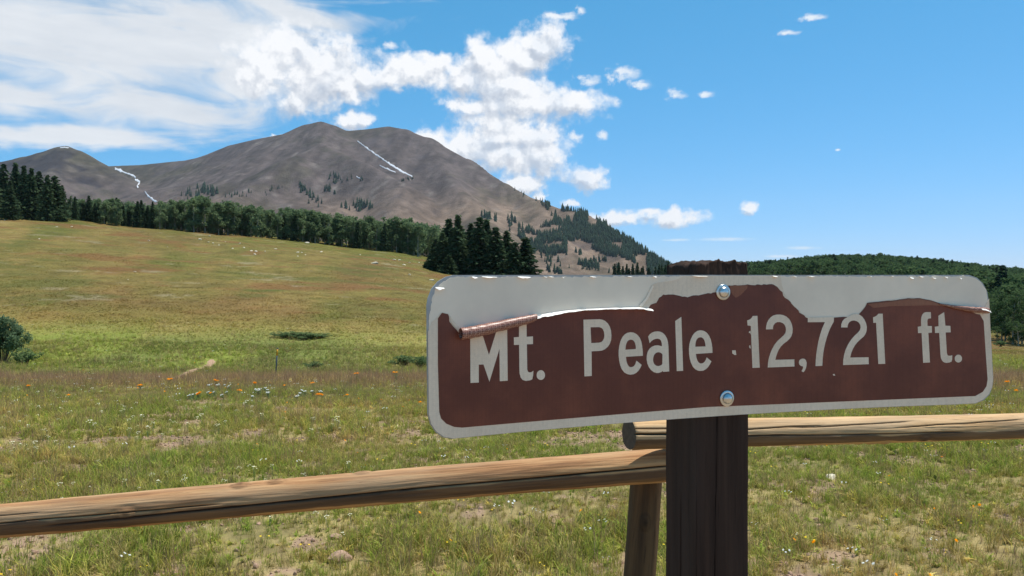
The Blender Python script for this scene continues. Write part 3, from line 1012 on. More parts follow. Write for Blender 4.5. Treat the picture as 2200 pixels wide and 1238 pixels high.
for i, (x, ty, Y, w, d) in enumerate(mid_spr):
    b = stand(x, Y)
    H = P(x, ty, Y).z - b.z
    plant('spruce_tree', SPRUCE[(i * 5 + 2) % 4], b, H, w * mid_w / F * Y / 0.36, RND.uniform(0, 6), d, 'spruce', 'dark spruce clump behind the sign corner')

# belt of aspens with some spruces along the upper edge of the meadow
bx = [140, 250, 350, 420, 500, 600, 700, 800, 900, 960]
bt = [417, 424, 432, 420, 436, 446, 455, 465, 470, 478]
bb = [468, 478, 487, 492, 500, 512, 522, 533, 543, 552]
def belt_place(x):
    for lim_, w_ in ((300, 'left of the lowest snow tongue'), (400, 'just below the lowest snow tongue'), (520, 'below the dark stand of mountain spruces'), (640, 'below the smooth left spur of the mountain'),
                     (740, 'below the ragged strip of mountain spruces'), (830, 'below the dense stand at the mountain foot')):
        if x < lim_: return w_
    return 'next to the dark spruce clump'


aspen_g = 'aspens of the belt along the upper meadow edge'
spr_g = 'small spruces among the aspen belt'
for row, (dy, n) in enumerate(((0, 74), (7, 60))):
    for i in range(n):
        x = 146 + (905 - 146) * (i + RND.uniform(.1, .9)) / n
        Y = 255 + (x / 900) * 22 + dy + RND.uniform(-3, 3)
        b = stand(x, Y)
        ty = np.interp(x, bx, bt) + RND.uniform(-2, 16)
        H = max(4.5, P(x, ty, Y).z - b.z)
        spr = (x < 335 and RND.random() < .62) or RND.random() < .07
        if spr:
            plant('spruce_tree', SPRUCE[i % 4], b, H * RND.uniform(.8, 1.05), H * RND.uniform(.75, 1.0), RND.uniform(0, 6),
                  'small spruce in the meadow-edge aspen belt, ' + belt_place(x), 'spruce', spr_g)
        else:
            plant('aspen_tree', ASPEN[(i + row) % 5], b, H, H * RND.uniform(.95, 1.35), RND.uniform(0, 6),
                  ('front-row aspen' if row == 0 else 'second-row aspen') + ' in the meadow-edge belt, ' + belt_place(x), 'aspen', aspen_g)


# ------------------------------------------------------------------ masses built from instanced points (stuff)
def proto_collection(name, meshes):
    c = bpy.data.collections.new(name)
    for i, me in enumerate(meshes):
        c.objects.link(bpy.data.objects.new('%s_%02d' % (name, i), me))
    return c


def scatter(name, pts, rot, scl, kind, tint, coll, mat, label):
    me = bpy.data.meshes.new(name)
    me.vertices.add(len(pts)); me.vertices.foreach_set('co', np.asarray(pts, np.float32).ravel())
    for nm, ty, key, dat in (('rot', 'FLOAT_VECTOR', 'vector', rot), ('scl', 'FLOAT_VECTOR', 'vector', scl), ('pick', 'INT', 'value', kind), ('tint', 'FLOAT_COLOR', 'color', tint)):
        if dat is None: continue
        a = me.attributes.new(nm, ty, 'POINT')
        a.data.foreach_set(key, np.asarray(dat, np.int32 if ty == 'INT' else np.float32).ravel())
    me.materials.append(mat)
    o = link(bpy.data.objects.new(name, me))
    ng = bpy.data.node_groups.new(name + '_spread', 'GeometryNodeTree')
    ng.interface.new_socket('Geometry', in_out='INPUT', socket_type='NodeSocketGeometry')
    ng.interface.new_socket('Geometry', in_out='OUTPUT', socket_type='NodeSocketGeometry')
    N = ng.nodes; L = ng.links
    gi = N.new('NodeGroupInput'); go = N.new('NodeGroupOutput')
    iop = N.new('GeometryNodeInstanceOnPoints')
    ci = N.new('GeometryNodeCollectionInfo'); ci.inputs['Collection'].default_value = coll
    ci.inputs['Separate Children'].default_value = True; ci.inputs['Reset Children'].default_value = True

    def attr(nm, ty):
        a = N.new('GeometryNodeInputNamedAttribute'); a.data_type = ty; a.inputs[0].default_value = nm
        return a.outputs[0]
    L.new(gi.outputs[0], iop.inputs['Points']); L.new(ci.outputs[0], iop.inputs['Instance'])
    iop.inputs['Pick Instance'].default_value = True
    L.new(attr('pick', 'INT'), iop.inputs['Instance Index'])
    L.new(attr('rot', 'FLOAT_VECTOR'), iop.inputs['Rotation']); L.new(attr('scl', 'FLOAT_VECTOR'), iop.inputs['Scale'])
    L.new(iop.outputs[0], go.inputs[0])
    md = o.modifiers.new('spread', 'NODES'); md.node_group = ng
    tag(o, label, kind='stuff')
    return o


def upright(n):
    r = np.zeros((n, 3)); r[:, 2] = NR.uniform(0, 6.283, n)
    return r


def merged(parts, mats):
    (v1, f1), (v2, f2) = parts
    v, f = join_np([parts[0], parts[1]])
    return make_mesh('merged', v, f, [M[m] for m in mats], mat_index=[0] * len(f1) + [1] * len(f2))


def aspen_wood():
    coll = proto_collection('belt_tree', [merged(aspen_parts(s, cards=420, size=.055), ('aspen_bark', 'aspen_leaves')) for s in (41, 42, 43)]
                            + [merged(conifer_parts(44, levels=22, sprays=5), ('spruce_bark', 'spruce_needles'))])
    pts, scl, kd = [], [], []
    for i in range(620):
        x = RND.uniform(-60, 1000); Y = RND.uniform(275, 360) + x * .02
        if x < 150: Y = RND.uniform(268, 330)
        b = stand(x, Y)
        ty = np.interp(x, bx, bt) + RND.uniform(0, 14) + (6 if x > 150 else 20)
        H = min(max(6.0, P(x, ty, Y).z - b.z), 15)
        pts.append(b); scl.append((H * RND.uniform(.8, 1.1),) * 2 + (H,)); kd.append(3 if RND.random() < (.5 if x < 320 else .1) else RND.randrange(3))
    scatter('aspen_wood', pts, upright(len(pts)), scl, kd, None, coll, M['aspen_leaves'], 'dense aspen wood filling in behind the belt of trees')


aspen_wood()


def hill_wood():
    meshes = []
    for s in (51, 52, 53, 54):
        meshes.append(merged(aspen_parts(s, cards=260, size=.085, bare_to=.2, wid=.24), ('aspen_bark', 'hill_leaves')))
    meshes.append(merged(conifer_parts(55, levels=18, sprays=4), ('spruce_bark', 'far_needles')))
    coll = proto_collection('hill_tree', meshes)
    n = 26000
    Y = 118 + 640 * NR.random(n) ** 0.75
    x = NR.uniform(1420, 2560, n)
    lim = np.interp(x, [1420, 1500, 1900, 2000, 2200, 2560], [560, 420, 250, 180, 128, 120])
    keep = Y > lim
    x, Y = x[keep][:13000], Y[keep][:13000]
    n = len(x)
    X = (x - 1100.0) / F * Y
    pts = np.stack([X, Y, ground(X, Y)], 1)
    kd = np.where(NR.random(n) < .015, 4, NR.integers(0, 4, n))
    H = NR.uniform(6.0, 10.5, n) * np.where(kd == 4, 1.2, 1.0) * (1 + .5 * fbm(X / 30, Y / 30, 501, 3))
    W = H * NR.uniform(.9, 1.35, n)
    scl = np.stack([W, W, H], 1)
    scatter('hill_wood', pts, upright(len(pts)), scl, kd, None, coll, M['hill_leaves'], 'green aspen forest covering the low hill on the right')


hill_wood()

# nearest trees of the right-hand wood, each its own tree
rt = [(2118, 640, 128, 'half hidden by the sign'), (2142, 655, 122, 'just right of the end of the sign'), (2160, 630, 118, 'tall, second from the sign'),
      (2176, 640, 112, 'dark and full, near the picture edge'), (2196, 622, 114, 'at the right edge of the picture'), (2215, 640, 110, 'cut off by the right edge'),
      (2152, 700, 114, 'low and rounded at the meadow edge'), (2188, 690, 108, 'low bushy, in front of the taller ones')]
for i, (x, ty, Y, d) in enumerate(rt):
    b = stand(x, Y)
    H = P(x, ty, Y).z - b.z
    plant('aspen_tree', BIGASPEN[i % 3], b, H, max(H, 5.5) * 1.15, RND.uniform(0, 6), 'aspen at the foot of the right hill, ' + d, 'aspen', 'aspens at the foot of the right hill')

# spruces seen just left of the post top, between the mountain foot and the low hill
for i in range(16):
    x = 1322 + i * 7.6 + RND.uniform(-3, 3); Y = 520 + RND.uniform(-25, 25)
    b = stand(x, Y)
    H = P(x, 562 + RND.uniform(-3, 14), Y).z - b.z
    plant('spruce_tree', SPRUCE[i % 4], b, H, H * .85, RND.uniform(0, 6), 'dark spruce in the far row left of the post top', 'spruce', 'far spruce row left of the post top')


# ------------------------------------------------------------------ conifers on the mountain
def far_conifer(seed):
    rng = np.random.default_rng(seed)
    V, Fc = [], []
    for t in range(4):
        z0 = .04 + t * .23; z1 = min(1.0, z0 + .42); r = .21 * (1 - t * .22)
        k = 7; o = len(V)
        for i in range(k):
            a = 6.283 * i / k + t
            rr = r * rng.uniform(.6, 1.2)
            V.append((math.cos(a) * rr, math.sin(a) * rr, z0 + rng.uniform(-.04, .04)))
        V.append((0, 0, z1))
        for i in range(k):
            Fc.append((o + i, o + (i + 1) % k, o + k))
    o = len(V)
    V += [(.02, 0, -.05), (-.01, .017, -.05), (-.01, -.017, -.05), (0, 0, .3)]
    Fc += [(o, o + 1, o + 3), (o + 1, o + 2, o + 3), (o + 2, o, o + 3)]
    return make_mesh('far_conifer', np.array(V), np.array(Fc), M['far_needles'])


FAR = [far_conifer(60 + i) for i in range(5)]
far_n = 0


def far_tree(x, y, hpx, label, group):
    """(x, y): photo pixel of the foot"""
    global far_n
    p = on_mountain(x, y)
    if p is None: return
    H = hpx * p.y / F
    o = link(bpy.data.objects.new('mountain_spruce', FAR[far_n % 5]))
    o.location = p - Vector((0, 0, .4)); o.scale = (H * RND.uniform(.85, 1.25),) * 2 + (H,)
    o.rotation_euler = (0, 0, RND.uniform(0, 6))
    tag(o, label, 'spruce', group)
    far_n += 1


groups = [  # clump centre line, count, spread, height px, words
    ([(648, 400), (668, 420), (684, 440)], 24, (13, 9), 12, 'in the ragged strip below the left spur of the mountain'),
    ([(712, 380), (722, 392), (735, 385)], 13, (9, 8), 11, 'in the small cluster high on the mountain left of the gully'),
    ([(700, 405), (716, 418)], 9, (9, 8), 12, 'in the loose handful of trees below the high cluster'),
    ([(738, 448), (765, 446), (795, 448)], 26, (9, 6), 17, 'in the dense stand at the mountain foot above the aspen belt'),
    ([(862, 390), (875, 387), (888, 385)], 12, (5, 3), 7, 'in the thicket at the end of the long snow streak'),
    ([(770, 392), (755, 384), (760, 388)], 6, (14, 4), 8, 'standing alone beside the tiny white snow spot'),
    ([(580, 412), (600, 404), (560, 420)], 9, (8, 4), 8, 'in the short line on the spur left of the ragged strip'),
    ([(405, 428), (440, 412), (462, 416)], 44, (12, 9), 14, 'in the dark stand above the taller aspens on the left'),
    ([(490, 425), (520, 420), (540, 412)], 16, (14, 5), 9, 'in the thin row right of the dark left-hand stand'),
    ([(1030, 470), (1050, 470), (1068, 474)], 16, (8, 4), 17, 'in the row showing above the dark clump'),
    ([(1090, 478), (1118, 490), (1128, 510)], 20, (9, 10), 15, 'on the open slope right of the dark clump'),
    ([(1110, 408), (1145, 428), (1180, 448)], 22, (7, 4), 8, 'in the line climbing the right skyline ridge'),
    ([(1175, 560), (1190, 575), (1165, 545)], 16, (12, 12), 16, 'on the pale scree just above the sign'),
    ([(1240, 578), (1290, 580), (1330, 582)], 16, (22, 6), 12, 'scattered on the bare scree fan above the sign'),
]
for line, n, (sx, sy), h, words_ in groups:
    for i in range(n):
        u = RND.random() * (len(line) - 1); k = min(int(u), len(line) - 2); f = u - k
        x = line[k][0] * (1 - f) + line[k + 1][0] * f + RND.gauss(0, sx * .6)
        y = line[k][1] * (1 - f) + line[k + 1][1] * f + RND.gauss(0, sy * .6)
        far_tree(x, y, h * RND.uniform(.7, 1.25), 'small dark spruce ' + words_, 'mountain spruces ' + words_)


def mountain_forest():
    coll = proto_collection('far_forest_tree', FAR)
    polys = [[(1082, 476), (1130, 488), (1152, 505), (1150, 560), (1132, 545), (1112, 505)], [(1235, 540), (1300, 560), (1330, 585), (1290, 590), (1240, 570)], [(1150, 432), (1215, 455), (1290, 482), (1345, 515), (1400, 550), (1445, 575), (1445, 592), (1390, 590), (1370, 560), (1330, 560), (1290, 545), (1270, 535), (1235, 520), (1185, 515), (1160, 490), (1190, 478), (1180, 455)],
             [(1200, 446), (1255, 452), (1305, 480), (1300, 500), (1240, 480)],
             [(1140, 505), (1210, 500), (1220, 530), (1212, 590), (1192, 590), (1170, 545), (1145, 540)],
             [(1300, 490), (1440, 560), (1440, 592), (1400, 592), (1330, 545)]]

    def inside(x, y, pl):
        c = False
        for (x0, y0), (x1, y1) in zip(pl, pl[1:] + pl[:1]):
            if (y0 > y) != (y1 > y) and x < (x1 - x0) * (y - y0) / (y1 - y0) + x0: c = not c
        return c
    pts, scl = [], []
    for i in range(11000):
        x = RND.uniform(1080, 1446); y = RND.uniform(430, 592)
        if not any(inside(x, y, p) for p in polys): continue
        if fbm(np.array([x / 26.0]), np.array([y / 16.0]), 301, 3)[0] > (0.07 if x > 1155 and y < 545 else -.06) and x < 1390: continue
        p = on_mountain(x, y)
        if p is None: continue
        H = RND.uniform(9, 15) * p.y / F
        pts.append(p - Vector((0, 0, .5))); scl.append((H * RND.uniform(.9, 1.2),) * 2 + (H,))
    n = len(pts)
    scatter('mountain_forest', pts, upright(n), scl, NR.integers(0, 5, n), None, coll, M['far_needles'], 'dark conifer forest on the lower right ridge of the mountain')


mountain_forest()
# ------------------------------------------------------------------ shrubs, marker and boulders on the meadow
b = stand(6, 37.5)
plant('willow_shrub', WILLOW, b, 2.6, 2.25, 0.4, 'grey-green willow shrub at the left edge in the wet hollow', 'shrub', None)
for i, (x, y, Y, w, h, d) in enumerate([(640, 716, 52, 2.0, .55, 'dark low shrub patch in the green hollow right of the path'),
                                        
                                        (868, 768, 34, 1.4, .5, 'leafy low shrub beside the left edge of the sign'), (672, 774, 32, .95, .35, 'small leafy shrub right of the thin marker stake'),
                                        (905, 770, 33, 1.2, .55, 'greyish low shrub touching the left edge of the sign'), (55, 775, 36, 1.4, .9, 'small bush at the foot of the willow shrub'),
                                        (2150, 748, 95, 1.6, .8, 'little round bush below the right-hand aspens')]):
    plant('low_shrub', LOW[i % 2], stand(x, Y), h, w, i * 1.3, d, 'shrub', 'low shrubs dotted over the meadow')
# the dark patch is a row of the same bushes
for i, (x, Y) in enumerate([(612, 52.5), (664, 51.5), (686, 52.5)]):
    plant('low_shrub', LOW[i % 2], stand(x, Y), .5 - .08 * i, 1.9, i * 2.1, 'low dark shrub in the row right of the path, ' + ('at its left end', 'second from its right end', 'at its right end')[i], 'shrub', 'low shrubs dotted over the meadow')


def box_np(cx, cy, cz, sx, sy, sz):
    v = np.array([(x, y, z) for z in (-.5, .5) for y in (-.5, .5) for x in (-.5, .5)]) * [sx, sy, sz] + [cx, cy, cz]
    f = np.array([(0, 2, 3, 1), (4, 5, 7, 6), (0, 1, 5, 4), (2, 6, 7, 3), (0, 4, 6, 2), (1, 3, 7, 5)])
    return v, f


mat_simple('stake_blue', rgb(70, 82, 96), 0.55, var=0.2, scale=20)
mat_simple('stake_tag', rgb(196, 140, 30), 0.5, var=0.15, scale=30)
mb = stand(592, 26.0)
mk = empty('trail_marker', mb)
mk.rotation_euler = (0, math.radians(3.5), 0.2)
st_h = 1.02
mesh_obj('stake', *box_np(0, 0, st_h / 2 - .1, .045, .012, st_h + .2), M['stake_blue'], mk)
mesh_obj('stake_rib', *box_np(0, .012, st_h / 2 - .1, .012, .016, st_h + .18), M['stake_blue'], mk)
mesh_obj('reflective_tag', *box_np(0, -.009, st_h - .13, .052, .005, .22), M['stake_tag'], mk)
mesh_obj('cap', *box_np(.008, 0, st_h + .015, .05, .02, .03), M['stake_blue'], mk)
tag(mk, 'thin dark trail marker stake with yellow tag beyond the flowers', 'marker')


def rock_mesh(seed):
    bm = bmesh.new()
    bmesh.ops.create_icosphere(bm, subdivisions=2, radius=1.0)
    rng = np.random.default_rng(seed)
    n = rng.normal(size=(7, 3)); n /= np.linalg.norm(n, axis=1, keepdims=True); dd = rng.uniform(.55, .9, 7)
    for v in bm.verts:
        p = np.array(v.co)
        for q, d in zip(n, dd):
            e = p @ q - d
            if e > 0: p = p - q * e
        v.co = p * (1 + rng.uniform(-.04, .04))
    me = bpy.data.meshes.new('rock'); bm.to_mesh(me); bm.free()
    return me


ROCKS = [rock_mesh(70 + i) for i in range(5)]


def rock(kind, loc, size, mat, label, group, squash=.6):
    me = ROCKS[RND.randrange(5)]
    o = link(bpy.data.objects.new(kind, me))
    if not me.materials: me.materials.append(M['pale_rock'])
    if mat != 'pale_rock':
        o.data = me.copy(); o.data.materials.clear(); o.data.materials.append(M[mat])
    o.location = loc + Vector((0, 0, size * squash * .25)); o.scale = (size * RND.uniform(.9, 1.5), size, size * squash)
    o.rotation_euler = (RND.uniform(-.3, .3), RND.uniform(-.3, .3), RND.uniform(0, 6))
    tag(o, label, 'rock', group)


bl = [(38, 463, 8, 'pale boulder under the spruces at the far left of the meadow'), (805, 567, 11, 'largest pale flat boulder left of the dark spruce clump'),
      (868, 570, 6, 'pale boulder near the left foot of the spruce clump'), (880, 591, 6, 'pale boulder on the slope left of the sign corner'),
      (928, 603, 8, 'pale boulder closest to the top left corner of the sign'), (660, 523, 7, 'pale boulder at the trees right of the stony band'),
      (10, 474, 3, None), (122, 488, 4, None), (154, 488, 4, None), (84, 514, 4, None), (320, 518, 4, None), (438, 496, 4, None), (450, 508, 4, None), (430, 515, 6, None),
      (458, 523, 5, None), (448, 521, 4, None), (484, 520, 3, None), (515, 524, 5, None), (524, 533, 5, None), (500, 535, 4, None), (540, 540, 5, None), (550, 541, 6, None),
      (548, 548, 6, None), (570, 541, 4, None), (592, 536, 5, None), (640, 543, 5, None), (648, 544, 4, None), (690, 542, 5, None), (656, 548, 3, None), (640, 551, 3, None),
      (847, 559, 6, None), (858, 559, 4, None), (880, 565, 5, None), (900, 565, 4, None), (774, 548, 3, None), (290, 585, 4, None), (360, 532, 3, None), (275, 602, 3, None), (470, 527, 3, None)]
for x, y, s, d in bl:
    p = slope_point(x, y)
    if p is None: continue
    rock('boulder', p, s * .55 * p.y / F, 'pale_rock', d or ('small pale rock on the left part of the upper slope' if x < 400 else 'small pale rock in the stony band below the aspens' if x < 720 else 'small pale rock on the slope left of the dark spruce clump'), 'pale rocks on the meadow slope')
for x, Y, s, d in [(728, 4.15, .055, 'rounded clod of reddish soil lying below the left rail'), (722, 4.55, .04, 'small clod of soil behind the rounded clod below the left rail'),
                   (1785, 6.1, .045, 'pale stone in the grass right below the pale rail')]:
    rock('stone', stand(x, Y), s, 'soil_clod' if Y < 5 else 'pale_rock', d, 'stones in the near grass', .8)


# crumbs of soil lying in the bare scrapes
def soil_crumbs():
    X = NR.uniform(-1, 1, 90000); Y = 3.2 + 9 * NR.random(90000) ** .8; X = X * (.76 * Y + .6)
    k = NR.random(len(X)) < bare(X, Y) * .8 + .03
    X, Y = X[k], Y[k]; n = len(X)
    ms = []
    for me in ROCKS:
        m2 = me.copy(); m2.materials.clear(); m2.materials.append(M['soil_clod']); ms.append(m2)
    S = .004 + .014 * NR.random(n) ** 3
    rot = NR.uniform(0, 6.28, (n, 3))
    scatter('soil_crumbs', np.stack([X, Y, ground(X, Y) + S * .2], 1), rot, np.stack([S * 1.3, S, S * .8], 1), NR.integers(0, 5, n), None, proto_collection('crumb', ms), M['soil_clod'], 'crumbs of reddish soil in the bare scrapes between tufts')


soil_crumbs()

# ------------------------------------------------------------------ grass and small flowers (stuff)
def clump_mesh(name, blades):
    """blades: list of (base xy, azimuth, lean, height, width, tone)"""
    V, Fc, T_ = [], [], []
    for (bx_, by_), az_, ln, h, w, tn in blades:
        d = np.array([math.cos(az_), math.sin(az_), 0]); s = np.array([-d[1], d[0], 0]) * w * .5
        p0 = np.array([bx_, by_, -.01]); p1 = p0 + np.array([0, 0, h * .55]) + d * ln * h * .3; p2 = p0 + np.array([0, 0, h * (1 - .25 * ln)]) + d * ln * h
        o = len(V)
        V += [p0 - s, p0 + s, p1 + s * .8, p1 - s * .8, p2]
        Fc += [(o, o + 1, o + 2, o + 3), (o + 3, o + 2, o + 4)]
        T_ += [tn] * 5
    me = make_mesh(name, [tuple(v) for v in V], Fc, M['grass_blade'])
    a = me.attributes.new('bladev', 'FLOAT', 'POINT'); a.data.foreach_set('value', np.array(T_, np.float32))
    return me


def grass_protos():
    out = []
    R = random.Random(3)
    for k in range(4):      # fine tufts
        out.append(clump_mesh('tuft', [((R.gauss(0, .018), R.gauss(0, .018)), R.uniform(0, 6.28), R.uniform(.1, .8), R.uniform(.05, .15), R.uniform(.0025, .005), R.random()) for i in range(16)]))
    for k in range(2):      # broad-leaved low herbs
        out.append(clump_mesh('herb', [((R.gauss(0, .012), R.gauss(0, .012)), R.uniform(0, 6.28), R.uniform(.7, 1.5), R.uniform(.04, .09), R.uniform(.010, .018), R.random()) for i in range(11)]))
    for k in range(2):      # tall thin seed stems
        bl_ = []
        for i in range(7):
            x, y, a = R.gauss(0, .03), R.gauss(0, .03), R.uniform(0, 6.28)
            h = R.uniform(.16, .30)
            bl_.append(((x, y), a, R.uniform(.05, .3), h, .0028, R.random()))
        for i in range(8):
            bl_.append(((R.gauss(0, .03), R.gauss(0, .03)), R.uniform(0, 6.28), R.uniform(.2, .7), R.uniform(.05, .12), .004, R.random()))
        out.append(clump_mesh('seed_stems', bl_))
    for k in range(2):      # dead blades lying flat
        out.append(clump_mesh('litter', [((R.gauss(0, .05), R.gauss(0, .05)), R.uniform(0, 6.28), R.uniform(3.2, 3.7), R.uniform(.02, .04), R.uniform(.003, .006), R.random()) for i in range(14)]))
    return out


GRASS = proto_collection('meadow_plant', grass_protos())


def sample(y0, y1, dens, spread=1.12):
    """random points on the meadow within the fan ahead of the camera"""
    half = 0.6875 * spread
    area = half * (y1 * y1 - y0 * y0) + 2 * .6 * (y1 - y0)
    n = int(area * dens)
    Y = np.sqrt(NR.random(n) * (y1 * y1 - y0 * y0) + y0 * y0)
    X = NR.uniform(-1, 1, n) * (half * Y + .6)
    return X, Y


def meadow():
    PX, PY, SC, KD = [], [], [], []
    for y0, y1, dens, s in ((1.6, 3.2, 90, 1.0), (3.2, 8, 1050, 0.60), (8, 16, 470, 0.78), (16, 30, 110, 1.25), (30, 48, 30, 1.55), (42, 70, 16, 1.4), (58, 90, 12, 1.2), (70, 130, 9, 1.15), (120, 285, 2.2, 1.7)):
        X, Y = sample(y0, y1, dens)
        dead = fbm(X / .55, Y / .5, 61, 3)
        keep = NR.random(len(X)) > bare(X, Y) * 0.97
        keep &= NR.random(len(X)) < (0.42 + 0.58 * sstep(fbm(X / .7, Y / .6, 62, 4), -.2, .12)) + sstep(Y, 12, 25)
        td = trail_dist(X, Y)
        keep &= (td > 0.26)
        X, Y = X[keep], Y[keep]
        PX.append(X); PY.append(Y)
        sz = s * NR.uniform(.45, 1.5, len(X)) * (0.65 + 0.75 * sstep(fbm(X / 1.2, Y / 1.1, 63, 3), -.3, .3))
        k = NR.choice(10, len(X), p=[.165, .165, .165, .165, .075, .075, .06, .06, .035, .035])
        brow = np.exp(-((Y - 19.5) / 5.5) ** 2)
        k = np.where((NR.random(len(X)) < brow * .5), 6 + NR.integers(0, 2, len(X)), k)
        sz = np.where((k == 6) | (k == 7), sz * .85, sz)
        SC.append(sz); KD.append(k)
    X, Y, S, K = map(np.concatenate, (PX, PY, SC, KD))
    Z = ground(X, Y)
    n = len(X)
    c = zone_colour(X, Y)
    calm = (1 - .75 * sstep(Y, 25, 90))[:, None]
    jit = np.exp(NR.normal(0.18, .30, (n, 1)) * calm) * (1 + .6 * (1 - calm))
    hue = NR.normal(0, .07, (n, 1))
    c = c * jit * (1 + hue * np.array([[1.0, 0, -.6]]))
    dry = (NR.random(n) < .27 * calm[:, 0])[:, None]
    c = np.where(dry, c * .35 + lin(186, 162, 112) * .65, c)
    fresh = (NR.random(n) < .30 * (Y < 16))[:, None]
    c = np.where(fresh, c * .3 + lin(134, 156, 58) * .7, c)
    stem = ((K == 6) | (K == 7))[:, None]
    c = np.where(stem, c * .35 + lin(168, 132, 112) * .65, c)
    c = np.where((K >= 8)[:, None], lin(176, 156, 112) * jit, c)
    tint = np.ones((n, 4)); tint[:, :3] = np.clip(c, .005, .9)
    rot = upright(n); rot[:, 0] = NR.normal(0, .12, n); rot[:, 1] = NR.normal(0, .12, n)
    sc = np.stack([S, S, S * NR.uniform(.75, 1.2, n) * (1 - .5 * sstep(Y, 28, 90))], 1)
    scatter('meadow_grass', np.stack([X, Y, Z], 1), rot, sc, K, tint, GRASS, M['grass_blade'], 'short patchy meadow grass and herbs all over the slope')
    print('grass clumps', n)


meadow()


def flower_mesh(h, r, petals, heads=1, seed=0):
    """one small wild flower: stem plus flat heads; heads carry bladev 1, stem 0"""
    R = random.Random(seed)
    V, Fc, mi = [], [], []
    for k in range(heads):
        x, y = (R.gauss(0, .02), R.gauss(0, .02)) if heads > 1 else (0, 0)
        hh = h * R.uniform(.8, 1.1)
        o = len(V)
        V += [(0, -.0012, 0), (0, .0012, 0), (x, y + .001, hh), (x, y - .001, hh)]; Fc.append((o, o + 1, o + 2, o + 3)); mi.append(1)
        tx, ty = R.uniform(-.5, .5), R.uniform(-.7, .1)
        c = len(V); V.append((x, y, hh + .002))
        for i in range(petals * 2):
            a = math.pi * i / petals; q = r * (1.0 if i % 2 == 0 else .62)
            V.append((x + math.cos(a) * q, y + math.sin(a) * q, hh + math.cos(a) * q * tx + math.sin(a) * q * ty))
        for i in range(petals * 2):
            Fc.append((c, c + 1 + i, c + 1 + (i + 1) % (petals * 2))); mi.append(0)
    return V, Fc, mi


mat_leaf('petal_yellow', rgb(236, 196, 40), rgb(248, 216, 80), trans=.3)
mat_leaf('petal_cream', rgb(226, 220, 176), rgb(240, 238, 214), trans=.3)


def small_flowers():
    ms = []
    for i, (mt, h, r, p, hd) in enumerate((('petal_yellow', .10, .011, 6, 2), ('petal_white', .09, .010, 5, 3), ('petal_orange', .12, .013, 6, 1), ('petal_cream', .13, .009, 5, 6))):
        V, Fc, mi = flower_mesh(h, r, p, hd, i)
        me = make_mesh('wild_flower', V, Fc, [M[mt], M['flower_stem']], mat_index=mi)
        ms.append(me)
    coll = proto_collection('wild_flower', ms)
    PX, PY, SC, KD = [], [], [], []
    for y0, y1, dens, s in ((3.2, 8, 20.0, .75), (8, 20, 12.0, 1.0), (20, 34, 2.2, 1.2), (34, 60, .5, 1.6)):
        X, Y = sample(y0, y1, dens)
        patch = fbm(X / 1.6, Y / 1.4, 81, 3); patch2 = fbm(X / 2.2, Y / 1.8, 83, 3); pr = NR.random(len(X))
        keep = pr < .25 + 1.6 * np.clip(np.maximum(patch, patch2), 0, 1)
        X, Y, patch, patch2 = X[keep], Y[keep], patch[keep], patch2[keep]
        t = X / Y
        leftw = sstep(-t, .1, .5)
        k = np.where(NR.random(len(X)) < .5, 0, np.where(NR.random(len(X)) < .75, 1, 2))
        k = np.where((patch2 > .03) & (leftw > .2) & (Y < 15), 3, k)
        PX.append(X); PY.append(Y); KD.append(k); SC.append(s * NR.uniform(.6, 1.2, len(X)))
    X, Y, S, K = map(np.concatenate, (PX, PY, SC, KD))
    n = len(X)
    scatter('wild_flowers', np.stack([X, Y, ground(X, Y)], 1), upright(n), np.stack([S] * 3, 1), K, None, coll, M['petal_yellow'], 'tiny yellow white and orange flowers sprinkled through the grass')


small_flowers()


# taller flowers that can be picked out one by one
def tall_flower(kind, x, y, Y, h, seed, label, group, petal, heads, hr):
    R = random.Random(seed)
    Y *= R.uniform(.93, 1.05); x += R.uniform(-3, 3)
    X = (x - 1100) / F * Y
    base = Vector((X, Y, gz(X, Y)))
    if y is not None:
        h = max(.14, P(x, y, Y).z - base.z)
    e = empty(kind, base, R.uniform(0, 6))
    heads = max(1, heads + R.choice((-1, 0, 0, 1)))
    parts, tops = [], []
    for k in range(heads):
        a = R.uniform(0, 6.28); o = R.uniform(0, .10) * h / .4
        top = np.array([math.cos(a) * o, math.sin(a) * o, h * R.uniform(.88, 1.0)])
        parts.append(tube_np([np.array([0, 0, -.03]), np.array([top[0] * .3, top[1] * .3, h * .55]), top], [.004, .0035, .0025], 4)); tops.append(top)
    sv, sf = join_np(parts)
    mesh_obj('stem', sv, sf, M['flower_stem'], e)
    rng = np.random.default_rng(seed)
    n = 16
    zz = rng.uniform(.05, .7, n) * h; aa = rng.uniform(0, 6.28, n)
    dd = np.stack([np.cos(aa), np.sin(aa), rng.uniform(.2, .9, n)], 1)
    lv, lf = leaf_cards(np.stack([0 * zz, 0 * zz, zz], 1) + dd * .03, dd, .07, .014, rng)
    mesh_obj('leaves', lv, lf, M['flower_stem'], e)
    for top in tops:
        V, Fc = [tuple(top + [0, 0, hr * .35])], []
        m = 16 if petal == 'petal_orange' else 12
        for i in range(m):
            a = 6.283 * i / m; q = hr * (1.0 if i % 2 == 0 else .6) * R.uniform(.85, 1.15)
            V.append((top[0] + math.cos(a) * q, top[1] + math.sin(a) * q, top[2] - hr * R.uniform(.05, .4)))
        for i in range(m): Fc.append((0, 1 + i, 1 + (i + 1) % m))
        mesh_obj('flower_head', V, Fc, M[petal], e)
    if 'leaning' in label: e.rotation_euler = (0, -.45, 0)
    tag(e, label, 'flower', group)


